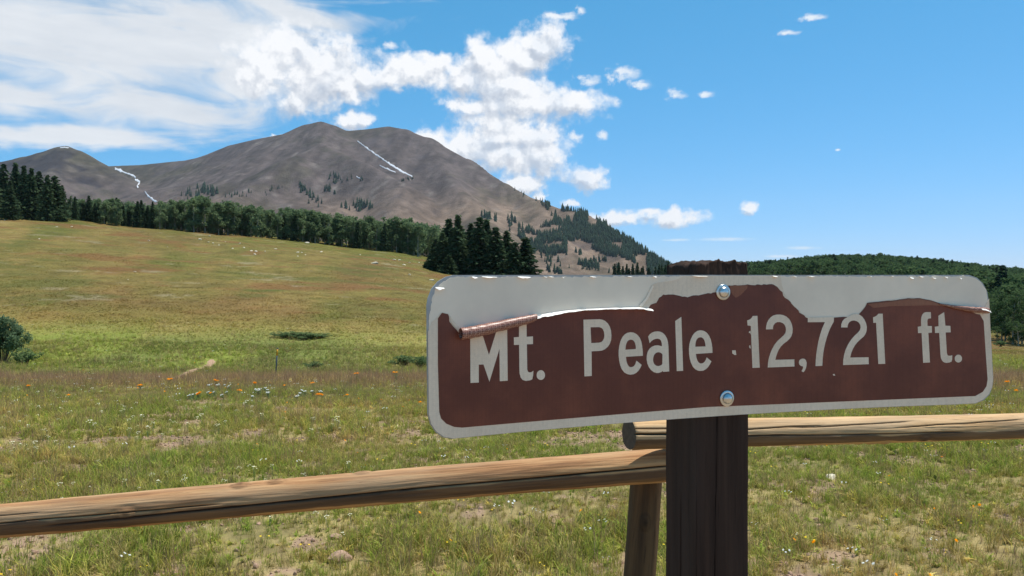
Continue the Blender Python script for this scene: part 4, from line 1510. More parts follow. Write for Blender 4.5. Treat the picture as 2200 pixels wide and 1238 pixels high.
og = 'orange flowers on the brow of the meadow'
for i, (x, y, Y, n, d) in enumerate([(432, 856, 13.6, 4, 'leaning to the left, left of the white flowers'), (515, 843, 14.2, 3, 'bright, above the white flowers'), (684, 854, 13.8, 4, 'brightest, right of the white flowers'),
                                     (692, 884, 12.4, 2, 'low, just below the brightest one'), (300, 830, 15.0, 3, 'large, left of where the path ends'), (60, 837, 14.6, 3, 'near the left edge below the willow shrub'),
                                     (362, 813, 17.0, 3, 'beside the near end of the path'), (464, 815, 17.5, 2, 'right of the near end of the path'), (546, 821, 17, 2, 'small, left of the marker stake'),
                                     (612, 832, 16, 2, 'below the marker stake'), (672, 833, 16, 2, 'right of the marker stake, farther one'), (768, 801, 19, 3, 'tall, left of the sign on the brow'),
                                     (850, 797, 19, 2, 'closest to the left edge of the sign'), (900, 887, 12, 2, 'low, beside the lower left of the sign'), (748, 861, 13.5, 1, 'single, right of the brightest one'),
                                     (152, 887, 12.4, 1, 'single, low in the grass on the left'), (458, 872, 13, 1, 'single, below the leaning one'), (2165, 818, 17, 3, 'right of the sign near the picture edge'),
                                     (2185, 845, 14, 2, 'in the right corner above the pale rail')]):
    tall_flower('orange_flower', x, y, Y, .4, 100 + i, 'orange daisy-like flower, ' + d, og, 'petal_orange', n, .040 if n > 1 else .032)
wg = 'white flowers in the middle of the left meadow'
for i, (x, y, Y) in enumerate([(464, 822, 15.6), (478, 823, 15.8), (488, 824, 15.6), (498, 826, 15.4), (456, 855, 13.8), (464, 857, 13.8), (484, 852, 14.0), (492, 851, 14.0), (418, 873, 13.2), (431, 877, 13.0), (412, 880, 12.8),
                               (556, 846, 14.2), (570, 844, 14.2), (578, 845, 14.3), (555, 855, 14), (541, 864, 13.6), (547, 860, 13.7), (570, 860, 13.8), (658, 848, 14.2), (650, 862, 13.7), (672, 862, 13.6), (640, 872, 13.2), (647, 873, 13.2), (688, 845, 14.2)]):
    tall_flower('white_flower', x, y, Y, .3, 200 + i, 'white flower ' + ('left of the leaning orange flower' if x < 445 else 'in the far tuft behind the leaning orange flower' if x < 505 and y < 835 else 'just right of the leaning orange flower' if x < 505 else 'in the tuft below the marker stake' if x < 600 else 'around the brightest orange flower'), wg, 'petal_white', 6, .017)

# ------------------------------------------------------------------ fence
def set_crack(me, vals):
    a = me.attributes.new('crack', 'FLOAT', 'POINT'); a.data.foreach_set('value', np.asarray(vals, np.float32))


def log_mesh(name, L, r0, r1, mat, seed, cracks, n=300, m=168, knots=13, bark=None):
    """a peeled log lying along +X, with drying cracks cut in: (angle, spiral per metre, x0, x1, width, depth)"""
    rng = np.random.default_rng(seed)
    x = np.linspace(0, L, n)[:, None]; a = np.linspace(0, 2 * np.pi, m, endpoint=False)[None, :]
    r = r0 + (r1 - r0) * x / L
    ca, sa = np.cos(a), np.sin(a)
    rad = r * (1 + 0.05 * fbm(x * 1.4 + 0 * a, ca * 1.2 + 3 + sa * .8, seed, 3) + 0.05 * fbm(x * 7, (ca + 2 * sa) * 2.2 + 9, seed + 5, 3))
    rad = rad - 0.0016 * np.abs(fbm(x * 3, a * 14, seed + 9, 3)) * 2
    crack = np.zeros_like(rad)
    for k in range(knots):
        kx, ka = rng.uniform(.1, L - .1), rng.uniform(0, 6.28)
        da = (a - ka + np.pi) % (2 * np.pi) - np.pi
        q = np.sqrt(((x - kx) / .028) ** 2 + (da * r / .018) ** 2)
        rad = rad + .004 * np.exp(-q * q) - .0022 * np.exp(-((q - 1.2) / .35) ** 2)
        crack = np.maximum(crack, .7 * np.exp(-(q / .5) ** 2) + .3 * np.exp(-((q - 1.0) / .2) ** 2))
    for ang, sp, x0, x1, w, dep in cracks:
        wob = ang + sp * (x - x0) + .05 * fbm(x * 4, x * 0 + ang, seed + 21, 3) * 2
        da = (a - wob + np.pi) % (2 * np.pi) - np.pi
        fade = sstep(x, x0, x0 + .12) * (1 - sstep(x, x1 - .12, x1))
        g = np.exp(-(da * r / w) ** 2) * fade
        rad = rad - dep * g
        crack = np.maximum(crack, np.clip(g * 1.3, 0, 1))
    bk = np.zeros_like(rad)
    if bark:      # strip of bark left on, also painting shade on the lower sight side: (angle, half width)
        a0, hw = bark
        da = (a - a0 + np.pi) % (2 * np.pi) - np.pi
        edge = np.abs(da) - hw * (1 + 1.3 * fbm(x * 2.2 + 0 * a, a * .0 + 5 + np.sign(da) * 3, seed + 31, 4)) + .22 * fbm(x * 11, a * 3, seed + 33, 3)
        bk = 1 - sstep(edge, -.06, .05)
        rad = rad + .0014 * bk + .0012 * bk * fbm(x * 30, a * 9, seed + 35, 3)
    bend = .012 * np.sin(x / L * 3.1 + seed)
    V = np.stack([x + 0 * a, rad * ca + bend * .6, rad * sa + bend], -1).reshape(-1, 3)
    Fc = [tuple(f) for f in grid_faces(n, m, wrap=True)]
    i0 = len(V)
    V = np.concatenate([V, [[0, bend[0, 0] * .6, bend[0, 0]], [L, bend[-1, 0] * .6, bend[-1, 0]]]])
    for k in range(m):
        Fc.append((k, i0, (k + 1) % m)); o = (n - 1) * m
        Fc.append((o + k, o + (k + 1) % m, i0 + 1))
    me = make_mesh(name, [tuple(v) for v in V], Fc, [mat, M['end_grain_shade']], smooth=True, mat_index=[0] * (len(Fc) - 2 * m) + [1] * (2 * m))
    sm = np.ones(len(me.polygons), bool); sm[-2 * m:] = False
    me.polygons.foreach_set('use_smooth', sm)
    set_crack(me, np.concatenate([crack.ravel(), [0, 0]]))
    at = me.attributes.new('bark', 'FLOAT', 'POINT'); at.data.foreach_set('value', np.concatenate([bk.ravel(), [0, 0]]).astype(np.float32))
    return me


def orient(o, p, q, roll=0.0):
    d = (q - p).normalized()
    u = Vector((0, 0, 1)); s = u.cross(d).normalized(); u = d.cross(s)
    o.matrix_world = Matrix.Translation(p) @ Matrix((d, s, u)).transposed().to_4x4() @ Matrix.Rotation(roll, 4, 'X')


fence = empty('log_fence', (0.42, 2.46, 0))
tag(fence, 'rustic log fence of round rails and a leaning post behind the sign', 'fence')


def child_of(o, parent):
    o.parent = parent
    o.matrix_parent_inverse = Matrix.Translation(-parent.location)


FY = 2.36
pl0, pl1 = P(-520, 1154, FY + .06), P(1505, 1003, FY + .06)
# sight side of a rail faces -Y, which is its local -Y: angle pi
L = (pl1 - pl0).length
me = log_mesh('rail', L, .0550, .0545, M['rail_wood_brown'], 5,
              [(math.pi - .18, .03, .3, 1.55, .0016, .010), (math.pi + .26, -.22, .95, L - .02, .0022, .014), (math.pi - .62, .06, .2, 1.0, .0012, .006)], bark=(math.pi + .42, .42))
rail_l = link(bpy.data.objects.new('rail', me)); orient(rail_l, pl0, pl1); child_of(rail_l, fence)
rail_l['label'] = 'brown weathered lower rail running left'
pr0, pr1 = P(1352, 937, 2.33), P(2660, 893, 3.36)
L = (pr1 - pr0).length
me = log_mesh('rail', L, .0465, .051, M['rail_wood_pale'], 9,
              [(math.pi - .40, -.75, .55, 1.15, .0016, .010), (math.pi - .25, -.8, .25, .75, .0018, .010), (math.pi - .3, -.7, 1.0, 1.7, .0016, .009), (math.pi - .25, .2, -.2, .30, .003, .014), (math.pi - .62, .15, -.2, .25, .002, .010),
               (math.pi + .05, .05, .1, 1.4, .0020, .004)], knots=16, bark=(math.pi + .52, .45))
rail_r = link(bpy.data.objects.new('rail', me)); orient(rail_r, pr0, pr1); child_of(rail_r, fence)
rail_r['label'] = 'pale sunlit upper rail running right'


def fence_post(x_top, x_bot, Y, z_top, r, seed):
    t = P(x_top, HOR, Y); bt_ = P(x_bot, HOR, Y)
    t.z = z_top; bt_.z = gz(t.x, Y) - .35
    L = (t - bt_).length
    me = log_mesh('post', L, r * 1.03, r, M['fence_post_wood'], seed, [(4.6, .1, .2, L, .0022, .012)], n=160, m=120, knots=3)
    V = np.empty(len(me.vertices) * 3); me.vertices.foreach_get('co', V); V = V.reshape(-1, 3)
    me.vertices.foreach_set('co', np.stack([V[:, 1], -V[:, 2], V[:, 0]], 1).ravel())
    me.update()
    o = link(bpy.data.objects.new('post', me))
    d = (t - bt_).normalized(); yv = Vector((0, 1, 0)); s = yv.cross(d).normalized(); yv = d.cross(s)
    o.matrix_world = Matrix.Translation(bt_) @ Matrix((s, yv, d)).transposed().to_4x4()
    child_of(o, fence)
    return o


fence_post(1399, 1322, FY + .170, 1.0, .0535, 13)
fence_post(-470, -480, FY + .172, .86, .055, 17)
fence_post(2640, 2640, 3.45, 1.02, .055, 19)

# ------------------------------------------------------------------ the sign
SH = 0.2032                    # height of the plate
_q = np.polyfit([950, 1240, 1525, 1800, 2097], [354.5, 326.0, 304.5, 289.5, 276.8], 2)
TOPY = 591.0


def s_h(x): return np.polyval(_q, x)


def s_depth(x): return F * SH / s_h(x)


def s_xy(x):
    d = s_depth(x)
    return (x - 1100.0) / F * d, d


def s_normal(x):
    ax, ay = s_xy(x - .5); bx_, by_ = s_xy(x + .5)
    tx, ty = bx_ - ax, by_ - ay
    l = np.hypot(tx, ty)
    return ty / l, -tx / l


def S(x, y, off=0.0):
    """a point on the sign face seen at photo pixel (x, y), raised by off metres towards the viewer"""
    X, Y = s_xy(x); nx, ny = s_normal(x)
    return Vector((X + nx * off, Y + ny * off, EYE - (y - TOPY) / s_h(x) * SH + (HOR - TOPY) / F))


def plate_piece(name, loops, off, thick, mat, parent, step=14):
    """a thin sheet on the curved sign: outline loops in photo pixels (first outer, others holes)"""
    pts = [Vector((x, y, 0)) for lp in loops for x, y in lp]
    tri = tessellate_polygon([[Vector((x, y, 0)) for x, y in lp] for lp in loops])
    bm = bmesh.new()
    vv = [bm.verts.new(p) for p in pts]
    for t in tri:
        try: bm.faces.new([vv[i] for i in t])
        except ValueError: pass
    xs = [p.x for p in pts]
    x = math.ceil(min(xs) / step) * step
    while x < max(xs):
        bmesh.ops.bisect_plane(bm, geom=bm.verts[:] + bm.edges[:] + bm.faces[:], plane_co=(x, 0, 0), plane_no=(1, 0, 0), dist=1e-4)
        x += step
    for f in bm.faces:
        f.normal_update()
        if f.normal.z > 0: f.normal_flip()
    bm.verts.index_update()
    co = [(v.co.x, v.co.y) for v in bm.verts]
    nv = len(co)
    V = [S(x, y, off) for x, y in co] + [S(x, y, off - thick) for x, y in co]
    Fc = []
    for f in bm.faces:
        ids = [v.index for v in f.verts]
        Fc.append(ids); Fc.append([i + nv for i in reversed(ids)])
    for e in bm.edges:
        if len(e.link_faces) == 1:
            a, b_ = e.verts[0].index, e.verts[1].index
            for l in e.link_faces[0].loops:
                if l.edge == e:
                    a, b_ = l.vert.index, l.link_loop_next.vert.index
            Fc.append([b_, a, a + nv, b_ + nv])
    bm.free()
    return mesh_obj(name, V, Fc, mat, parent)


def bot(x): return TOPY + float(s_h(x))


def rough(pts, amp, seed, step=5.0):
    """subdivide a torn outline and make it ragged"""
    R = random.Random(seed); out = []
    for (x0, y0), (x1, y1) in zip(pts[:-1], pts[1:]):
        n = max(1, int(math.hypot(x1 - x0, y1 - y0) / step))
        for k in range(n):
            f = k / n
            out.append((x0 + (x1 - x0) * f + (R.gauss(0, amp) if k else 0), y0 + (y1 - y0) * f + (R.gauss(0, amp) if k else 0)))
    out.append(pts[-1])
    return out


sign = empty('elevation_sign', (float(s_xy(1555)[0]), float(s_xy(1555)[1]), 0))
tag(sign, 'brown and white elevation sign with peeling film on a dark square post', 'sign')
_inv = Matrix.Translation(-sign.location)


def sub(o, parent):
    return o


bottom_r = [(x, bot(x)) for x in range(975, 2071, 40)]
outline = [(917, 658), (919, 890), (925, 912), (936, 929), (952, 940), (972, bot(972))] + bottom_r + \
          [(2096, bot(2096) - 1), (2114, 860), (2126, 848), (2132, 832), (2134, 815), (2129, 720), (2124, 645), (2121, 627), (2112, 609), (2099, 597), (2082, 591)] + \
          [(x, TOPY) for x in range(2050, 990, -60)] + [(975, TOPY), (958, 595), (941, 605), (928, 620), (920, 640)]
panel = plate_piece('sign_plate', [outline], 0.0, .0022, M['aluminium'], sign)
backing = rough([(925, 660), (921, 690), (922, 720), (924, 890), (930, 910), (940, 925), (955, 935), (975, bot(975) - 3)], .7, 1) + [(x, bot(x) - 2) for x in range(1010, 2061, 50)] + \
          [(2092, bot(2092) - 3), (2110, 856), (2122, 845), (2129, 830), (2130, 815), (2125, 720), (2121, 645)] + \
          rough([(2119, 628), (2110, 611), (2097, 599), (2080, 594), (1900, 594), (1700, 594), (1500, 594), (1300, 595), (1100, 595), (990, 595), (962, 600), (945, 611), (934, 624), (928, 640), (925, 660)][::1], .8, 2)[:-1]
plate_piece('white_backing', [backing], .0006, .0006, M['sign_backing'], panel)
tear = rough([(919, 712), (926, 692), (939, 681), (949, 671), (962, 674), (966, 692), (983, 712), (992, 724)], .5, 3, 4) + [(1060, 709), (1145, 690), (1147, 683)] + \
    rough([(1150, 682), (1200, 672), (1250, 666), (1320, 662), (1370, 661), (1376, 655), (1388, 640), (1401, 612), (1412, 607), (1438, 604), (1452, 596), (1462, 593)], .6, 4, 5) + \
    [(1520, 592.5), (1600, 592.5), (1676, 592.5)] + rough([(1679, 612), (1683, 630), (1692, 642), (1705, 657), (1722, 673), (1736, 682)], .5, 5, 4) + \
    rough([(1740, 682), (1790, 681), (1812, 680), (1838, 682), (1850, 668), (1858, 658), (1862, 650), (1880, 648), (1900, 646), (1925, 644), (1950, 640), (1975, 640), (2000, 645), (2030, 655), (2070, 665), (2110, 676)], .4, 6, 6) + \
    [(2114, 662), (2119, 650), (2124, 642)]
film = [(920.5, 890), (926, 911), (937, 927), (953, 938), (973, bot(973) - 1.5)] + [(x, bot(x) - 1) for x in range(1000, 2061, 40)] + [(2095, bot(2095) - 2), (2112, 858), (2124, 846), (2130.5, 831), (2132, 815), (2127.5, 720)]
plate_piece('white_film', [tear[::-1] + film], .0011, .0004, M['film_white'], panel)
btop = rough([(940, 684), (949, 672), (962, 675), (966, 693), (983, 713), (992, 725)], .5, 7, 4) + [(1060, 710), (1145, 691), (1147, 684)] + \
    rough([(1150, 683), (1200, 673), (1250, 667), (1320, 663), (1370, 662), (1392, 664), (1397, 655), (1409, 651), (1415, 640), (1424, 633), (1446, 633), (1460, 636), (1476, 639), (1488, 635), (1500, 635), (1520, 630), (1537, 628), (1551, 622), (1562, 614), (1600, 612.5),
           (1660, 611.5), (1668, 616), (1680, 628), (1685, 640), (1692, 644), (1705, 659), (1722, 675), (1734, 684)], .7, 8, 5) + [(1740, 683.5), (1790, 682.5)] + \
    rough([(1812, 681), (1838, 683), (1850, 669), (1858, 659), (1862, 651), (1880, 649), (1900, 647), (1925, 645), (1950, 641), (1975, 641), (2000, 646), (2030, 656), (2070, 666), (2104, 676)], .3, 9, 6)
brown = [(2112, 690), (2116.5, 760), (2120.5, 815), (2118, 830), (2110, 842), (2094, 851)] + [(x, 851 + (2094 - x) / (2094 - 1520) * 23.5 + .0) for x in range(2050, 1521, -60)] + [(1520, 874.3)] + \
        [(x, 874.3 + (1520 - x) * .0805 + ((1520 - x) / 528.) ** 2 * 1.6) for x in range(1470, 1000, -50)] + [(992, 918.5), (975, 917), (958, 910), (947, 899), (943, 885), (940, 780)]
plate_piece('brown_film', [btop + brown], .00135, .0002, M['film_brown'], panel)
plate_piece('faded_patch', [[(1566, 614), (1605, 613), (1604, 620), (1590, 634), (1580, 640), (1573, 634), (1568, 624)]], .00150, .0001, M['film_faded'], panel)

K = 6.877
GL = {
    (960, 660): [
        [[(338, 400), (515, 400), (530, 440), (615, 705), (720, 370), (735, 330), (884, 310), (892, 1085), (775, 1092), (770, 615), (622, 1100), (535, 845), (465, 848), (465, 1112), (343, 1118)]],
        [[(1060, 255), (1170, 225), (1172, 437), (1265, 432), (1265, 545), (1175, 548), (1180, 920), (1190, 950), (1210, 963), (1240, 960), (1272, 938), (1268, 1000), (1255, 1065), (1220, 1080), (1160, 1088), (1115, 1075), (1085, 1040), (1068, 980), (1064, 900), (1060, 555), (985, 558), (982, 445), (1058, 440)]],
        ('dot', 1381, 1002, 62, 72)],
    (1240, 660): [
        [[(85, 185), (320, 178), (365, 185), (405, 203), (445, 240), (475, 290), (492, 350), (498, 420), (493, 485), (475, 540), (445, 585), (400, 622), (360, 640), (320, 646), (205, 652), (207, 1015), (100, 1022), (90, 500)],
         [(190, 297), (320, 295), (350, 305), (374, 328), (388, 365), (394, 410), (390, 455), (374, 490), (350, 514), (320, 524), (200, 530)]],
        [[(780, 370), (735, 378), (697, 400), (660, 440), (632, 500), (614, 570), (605, 640), (605, 715), (613, 790), (628, 860), (652, 918), (690, 965), (730, 988), (775, 997), (825, 990), (865, 970), (900, 935), (925, 895), (945, 852), (868, 790), (852, 838), (832, 868), (805, 884), (780, 886), (755, 875), (735, 845), (720, 800), (712, 733), (963, 718), (961, 650), (953, 580), (940, 510), (918, 455), (890, 417), (860, 393), (825, 376)],
         [(782, 480), (755, 487), (732, 508), (716, 545), (707, 590), (705, 628), (860, 618), (857, 570), (845, 525), (826, 495), (805, 483)]],
        [[(1040, 435), (1060, 405), (1090, 380), (1130, 362), (1180, 357), (1220, 362), (1258, 382), (1292, 415), (1318, 462), (1332, 515), (1339, 570), (1352, 948), (1262, 955), (1258, 940), (1235, 958), (1200, 970), (1165, 972), (1125, 960), (1085, 930), (1050, 885), (1028, 830), (1018, 770), (1020, 710), (1035, 655), (1062, 612), (1098, 582), (1140, 566), (1185, 563), (1245, 577), (1241, 530), (1230, 495), (1210, 473), (1180, 465), (1145, 470), (1115, 482), (1085, 505), (1062, 532)],
         [(1185, 665), (1155, 676), (1132, 700), (1118, 735), (1112, 775), (1117, 812), (1132, 843), (1158, 863), (1185, 870), (1212, 866), (1235, 855), (1250, 838), (1252, 698), (1235, 680), (1212, 668)]],
        [[(1440, 205), (1530, 143), (1557, 940), (1463, 944)]],
        [[(1805, 342), (1765, 352), (1728, 378), (1695, 420), (1668, 480), (1650, 545), (1643, 615), (1645, 690), (1655, 760), (1672, 820), (1700, 880), (1738, 918), (1775, 937), (1810, 942), (1855, 937), (1892, 917), (1925, 885), (1952, 845), (1975, 800), (1905, 742), (1888, 785), (1868, 813), (1842, 830), (1812, 832), (1787, 818), (1768, 790), (1753, 745), (1745, 690), (1990, 675), (1988, 605), (1979, 535), (1962, 470), (1938, 418), (1908, 380), (1875, 356), (1840, 345)],
         [(1808, 445), (1780, 453), (1758, 476), (1743, 512), (1738, 550), (1737, 585), (1888, 580), (1884, 538), (1873, 495), (1855, 463), (1832, 448)]]],
    (1560, 650): [
        [[(302, 265), (330, 256), (352, 243), (370, 222), (385, 200), (453, 197), (487, 962), (380, 966), (355, 345), (308, 340)]],
        [[(578, 398), (583, 350), (595, 300), (618, 255), (650, 218), (690, 192), (735, 180), (785, 178), (835, 187), (880, 208), (920, 243), (947, 285), (965, 335), (974, 390), (970, 450), (955, 497), (928, 537), (890, 573), (840, 610), (800, 650), (770, 695), (747, 745), (730, 795), (718, 847), (998, 840), (1000, 945), (605, 960), (609, 900), (620, 830), (640, 760), (668, 692), (705, 625), (750, 568), (805, 518), (845, 482), (867, 448), (875, 410), (870, 365), (853, 328), (825, 303), (785, 289), (745, 291), (713, 308), (692, 335), (683, 365), (682, 395)]],
        [[(1065, 890), (1070, 860), (1090, 838), (1120, 828), (1150, 833), (1170, 855), (1180, 890), (1177, 935), (1168, 975), (1152, 1008), (1132, 1030), (1102, 1012), (1118, 990), (1127, 965), (1126, 946), (1098, 938), (1075, 920)]],
        [[(1197, 222), (1583, 215), (1580, 285), (1557, 325), (1530, 378), (1505, 438), (1480, 510), (1457, 590), (1438, 675), (1424, 760), (1415, 850), (1412, 935), (1312, 940), (1314, 860), (1322, 770), (1336, 670), (1355, 570), (1378, 480), (1410, 380), (1450, 290), (1197, 292)]],
        'speck', [[(80, 708), (130, 705), (142, 775), (115, 775), (82, 752)]], [[(325, 435), (350, 415), (356, 450), (358, 480), (345, 445), (332, 455)]], [[(330, 640), (348, 630), (355, 680), (335, 672)]], [[(1565, 1058), (1590, 1055), (1602, 1080), (1575, 1078)]]],
    (1800, 640): [
        [[(38, 438), (42, 390), (58, 345), (85, 312), (130, 288), (200, 247), (275, 237), (315, 252), (352, 280), (385, 325), (408, 380), (418, 430), (414, 490), (398, 535), (370, 575), (330, 608), (285, 650), (245, 698), (215, 750), (190, 810), (172, 882), (443, 878), (447, 980), (67, 993), (70, 920), (82, 845), (105, 765), (140, 690), (185, 620), (235, 562), (285, 515), (315, 478), (327, 440), (322, 402), (302, 368), (270, 345), (230, 335), (195, 339), (165, 355), (145, 382), (135, 410), (134, 438)]],
        [[(510, 288), (535, 280), (558, 268), (577, 250), (590, 235), (652, 235), (690, 975), (588, 978), (555, 368), (515, 370)]],
        [[(1170, 428), (1220, 420), (1218, 330), (1224, 285), (1238, 248), (1260, 222), (1290, 212), (1362, 212), (1367, 303), (1330, 308), (1316, 320), (1312, 345), (1315, 415), (1378, 418), (1380, 515), (1327, 518), (1350, 955), (1250, 960), (1227, 520), (1175, 522)]],
        [[(1475, 265), (1560, 212), (1578, 412), (1652, 415), (1657, 510), (1582, 512), (1600, 815), (1608, 842), (1625, 856), (1655, 855), (1680, 848), (1678, 910), (1668, 942), (1640, 955), (1590, 962), (1555, 952), (1530, 928), (1512, 890), (1505, 830), (1487, 518), (1425, 520), (1422, 428), (1478, 420)]],
        ('dot', 1770, 898, 54, 58)],
}
for (ox, oy), items in GL.items():
    kind = 'letter'
    for it in items:
        if it == 'speck': kind = 'chipped_spot'; continue
        if it[0] == 'dot':
            _, cx, cy, rx, ry = it
            it = [[(cx + rx * math.cos(-t * math.pi / 14), cy + ry * math.sin(-t * math.pi / 14)) for t in range(28)]]
        plate_piece(kind, [[(ox + x / K, oy + y / K) for x, y in lp] for lp in it], .00160, .0001, M['film_white'], panel, 9)


# rolled-up and torn film
def roll(name, pts, mat, parent, turns=1.35, back=None):
    """a curled strip of film: pts = (x, y, radius m, height of the axis above the face m)"""
    n, m = 30, 26
    V = []
    rr = random.Random(4)
    for i in range(n):
        f = i / (n - 1) * (len(pts) - 1); k = min(int(f), len(pts) - 2); f -= k
        x, y, r, h = [pts[k][j] * (1 - f) + pts[k + 1][j] * f for j in range(4)]
        c = S(x, y, h); nx, ny = s_normal(x); nrm = Vector((nx, ny, 0)); up = Vector((0, 0, 1))
        r *= 1 + .05 * math.sin(i * 1.7)
        for j in range(m):
            t = -1.9 + turns * 2 * math.pi * j / (m - 1)
            q = r * (1 - .22 * j / (m - 1))
            if j == m - 1: q *= 1 + rr.uniform(-.12, .1)
            V.append(c + nrm * (math.cos(t) * q) + up * (math.sin(t) * q))
    return mesh_obj(name, np.array([tuple(v) for v in V]), grid_faces(n, m), M[mat], parent, smooth=True)


roll('rolled_film', [(984, 716, .0076, .0086), (1010, 712, .0080, .0090), (1040, 706, .0076, .0086), (1100, 692, .0066, .0080), (1130, 686, .0058, .0068), (1148, 681, .0046, .006)], 'film_roll', panel)


def lip(name, pts, mat, parent, seed=0):
    """a torn edge bent outwards: pts = (x, y of the fold, length px down, stand-off m)"""
    R = random.Random(seed); V = []
    n = 0
    for (a, b_) in zip(pts[:-1], pts[1:]):
        k = max(2, int(abs(b_[0] - a[0]) / 5))
        for i in range(k):
            f = i / k
            x, y, l, o = [a[j] * (1 - f) + b_[j] * f for j in range(4)]
            l *= R.uniform(.8, 1.2)
            V += [S(x, y, .0016), S(x, y + l * .35, .0016 + o * .75), S(x, y + l, .0016 + o)]; n += 1
    x, y, l, o = pts[-1]
    V += [S(x, y, .0016), S(x, y + l * .35, .0016 + o * .75), S(x, y + l, .0016 + o)]; n += 1
    return mesh_obj(name, np.array([tuple(v) for v in V]), grid_faces(n, 3), M[mat], parent)


lip('torn_lip', [(1147, 678, 5, .009), (1180, 672, 5, .010), (1215, 667, 3.2, .009), (1250, 664, 2.4, .008), (1320, 661, 2.4, .008), (1370, 660, 3, .008), (1396, 663, 5, .009)], 'flake_white', panel, 2)
roll('rolled_film', [(2016, 653, .0010, .0026), (2050, 660, .0030, .0042), (2085, 665, .0046, .0058), (2116, 667, .0050, .0062)], 'film_roll', panel, 1.2)
lip('torn_lip', [(2098, 661, 5, .011), (2108, 662, 6, .012), (2118, 664, 8, .010)], 'flake_white', panel, 4)
plate_piece('faded_patch', [rough([(1862, 653), (1900, 650), (1950, 643), (1975, 643), (2000, 648), (2030, 658)], .2, 11) + [(2000, 656), (1960, 657), (1910, 658), (1875, 662)]], .0017, .0001, M['film_faded'], panel)
plate_piece('torn_flap', [[(1371, 658), (1386, 641), (1400, 613), (1403, 616), (1391, 642), (1378, 659)]], .0019, .0002, M['sign_backing'], panel)
plate_piece('torn_flap', [[(1428, 606), (1437, 594), (1468, 594), (1450, 602)]], .0017, .0002, M['sign_backing'], panel)
plate_piece('torn_flap', [[(963, 675), (972, 688), (990, 708), (985, 713), (968, 692)]], .0019, .0002, M['film_white'], panel)
# bright chips of backing standing off along the top edge
chips = [(934, 617, 19, 6), (1012, 594.5, 12, 4), (1034, 594, 32, 3), (1111, 594, 27, 3.5), (1159, 594, 18, 2.5), (1181, 594, 22, 2.5), (1213, 595, 6, 4), (1232, 594, 18, 2), (1262, 594, 14, 2), (1330, 593.5, 10, 2.5), (1352, 593.5, 16, 2),
         (1396, 593.5, 20, 2), (1440, 593, 28, 1.8), (1482, 593, 40, 1.6), (1548, 593, 22, 1.8), (1590, 593, 40, 1.6), (1650, 593, 26, 1.8), (1705, 593.5, 18, 2), (1742, 593.5, 20, 1.8), (1788, 593, 18, 1.6), (1830, 593.5, 16, 1.8), (1868, 593.5, 12, 2), (1918, 593.5, 12, 2.6), (1945, 596, 14, 4),
         (1980, 594, 10, 2), (2000, 597, 16, 4), (2028, 595, 6, 3), (2060, 597, 6, 4)]
RC = random.Random(77)
for i, (x, y, w, h) in enumerate(chips):
    if 6 < i < 23 and RC.random() < .45: continue
    w *= RC.uniform(.35, .95) if i > 3 else 1; x += RC.uniform(-8, 8) if i > 3 else 0; h *= RC.uniform(.5, 1.1) if i > 3 else 1
    lip('raised_chip', [(x, y, h * .3, .0014), (x + w * RC.uniform(.2, .4), y + RC.uniform(0, .6), h, .0040), (x + w * .7, y + .8, h * RC.uniform(.4, 1), .0034), (x + w, y + 1.2, h * .4, .0015)], 'flake_white', panel, 20 + i)


# bolts with washers
def bolt(x, y):
    c = S(x, y, .0018); nx, ny = s_normal(x)
    n_ = Vector((nx, ny, 0)); u = Vector((0, 0, 1)); s = u.cross(n_)
    px_m = SH / float(s_h(x))

    def lathe(name, prof, parent):
        V = []; m = 32
        for r, h in prof:
            for k in range(m):
                t = 6.2832 * k / m
                V.append(c + (u * math.sin(t) + s * math.cos(t)) * r + n_ * h)
        V = [tuple(v) for v in V]; f = [tuple(q) for q in grid_faces(len(prof), m, wrap=True)]
        f.append(tuple(range((len(prof) - 1) * m, len(prof) * m)))
        return mesh_obj(name, V, f, M['galvanised_steel'], parent, smooth=True)
    w = lathe('bolt', [(17.0 * px_m, -.0003), (17.0 * px_m, .0016), (16.0 * px_m, .0020), (12.5 * px_m, .0021)], panel)
    return lathe('bolt_head', [(12.0 * px_m, .0019), (11.7 * px_m, .0034), (10.6 * px_m, .0050), (8.6 * px_m, .0064), (5.5 * px_m, .0074), (2.5 * px_m, .0078), (.8 * px_m, .0079)], panel)


bolt(1551.5, 628); bolt(1559.5, 855.5)


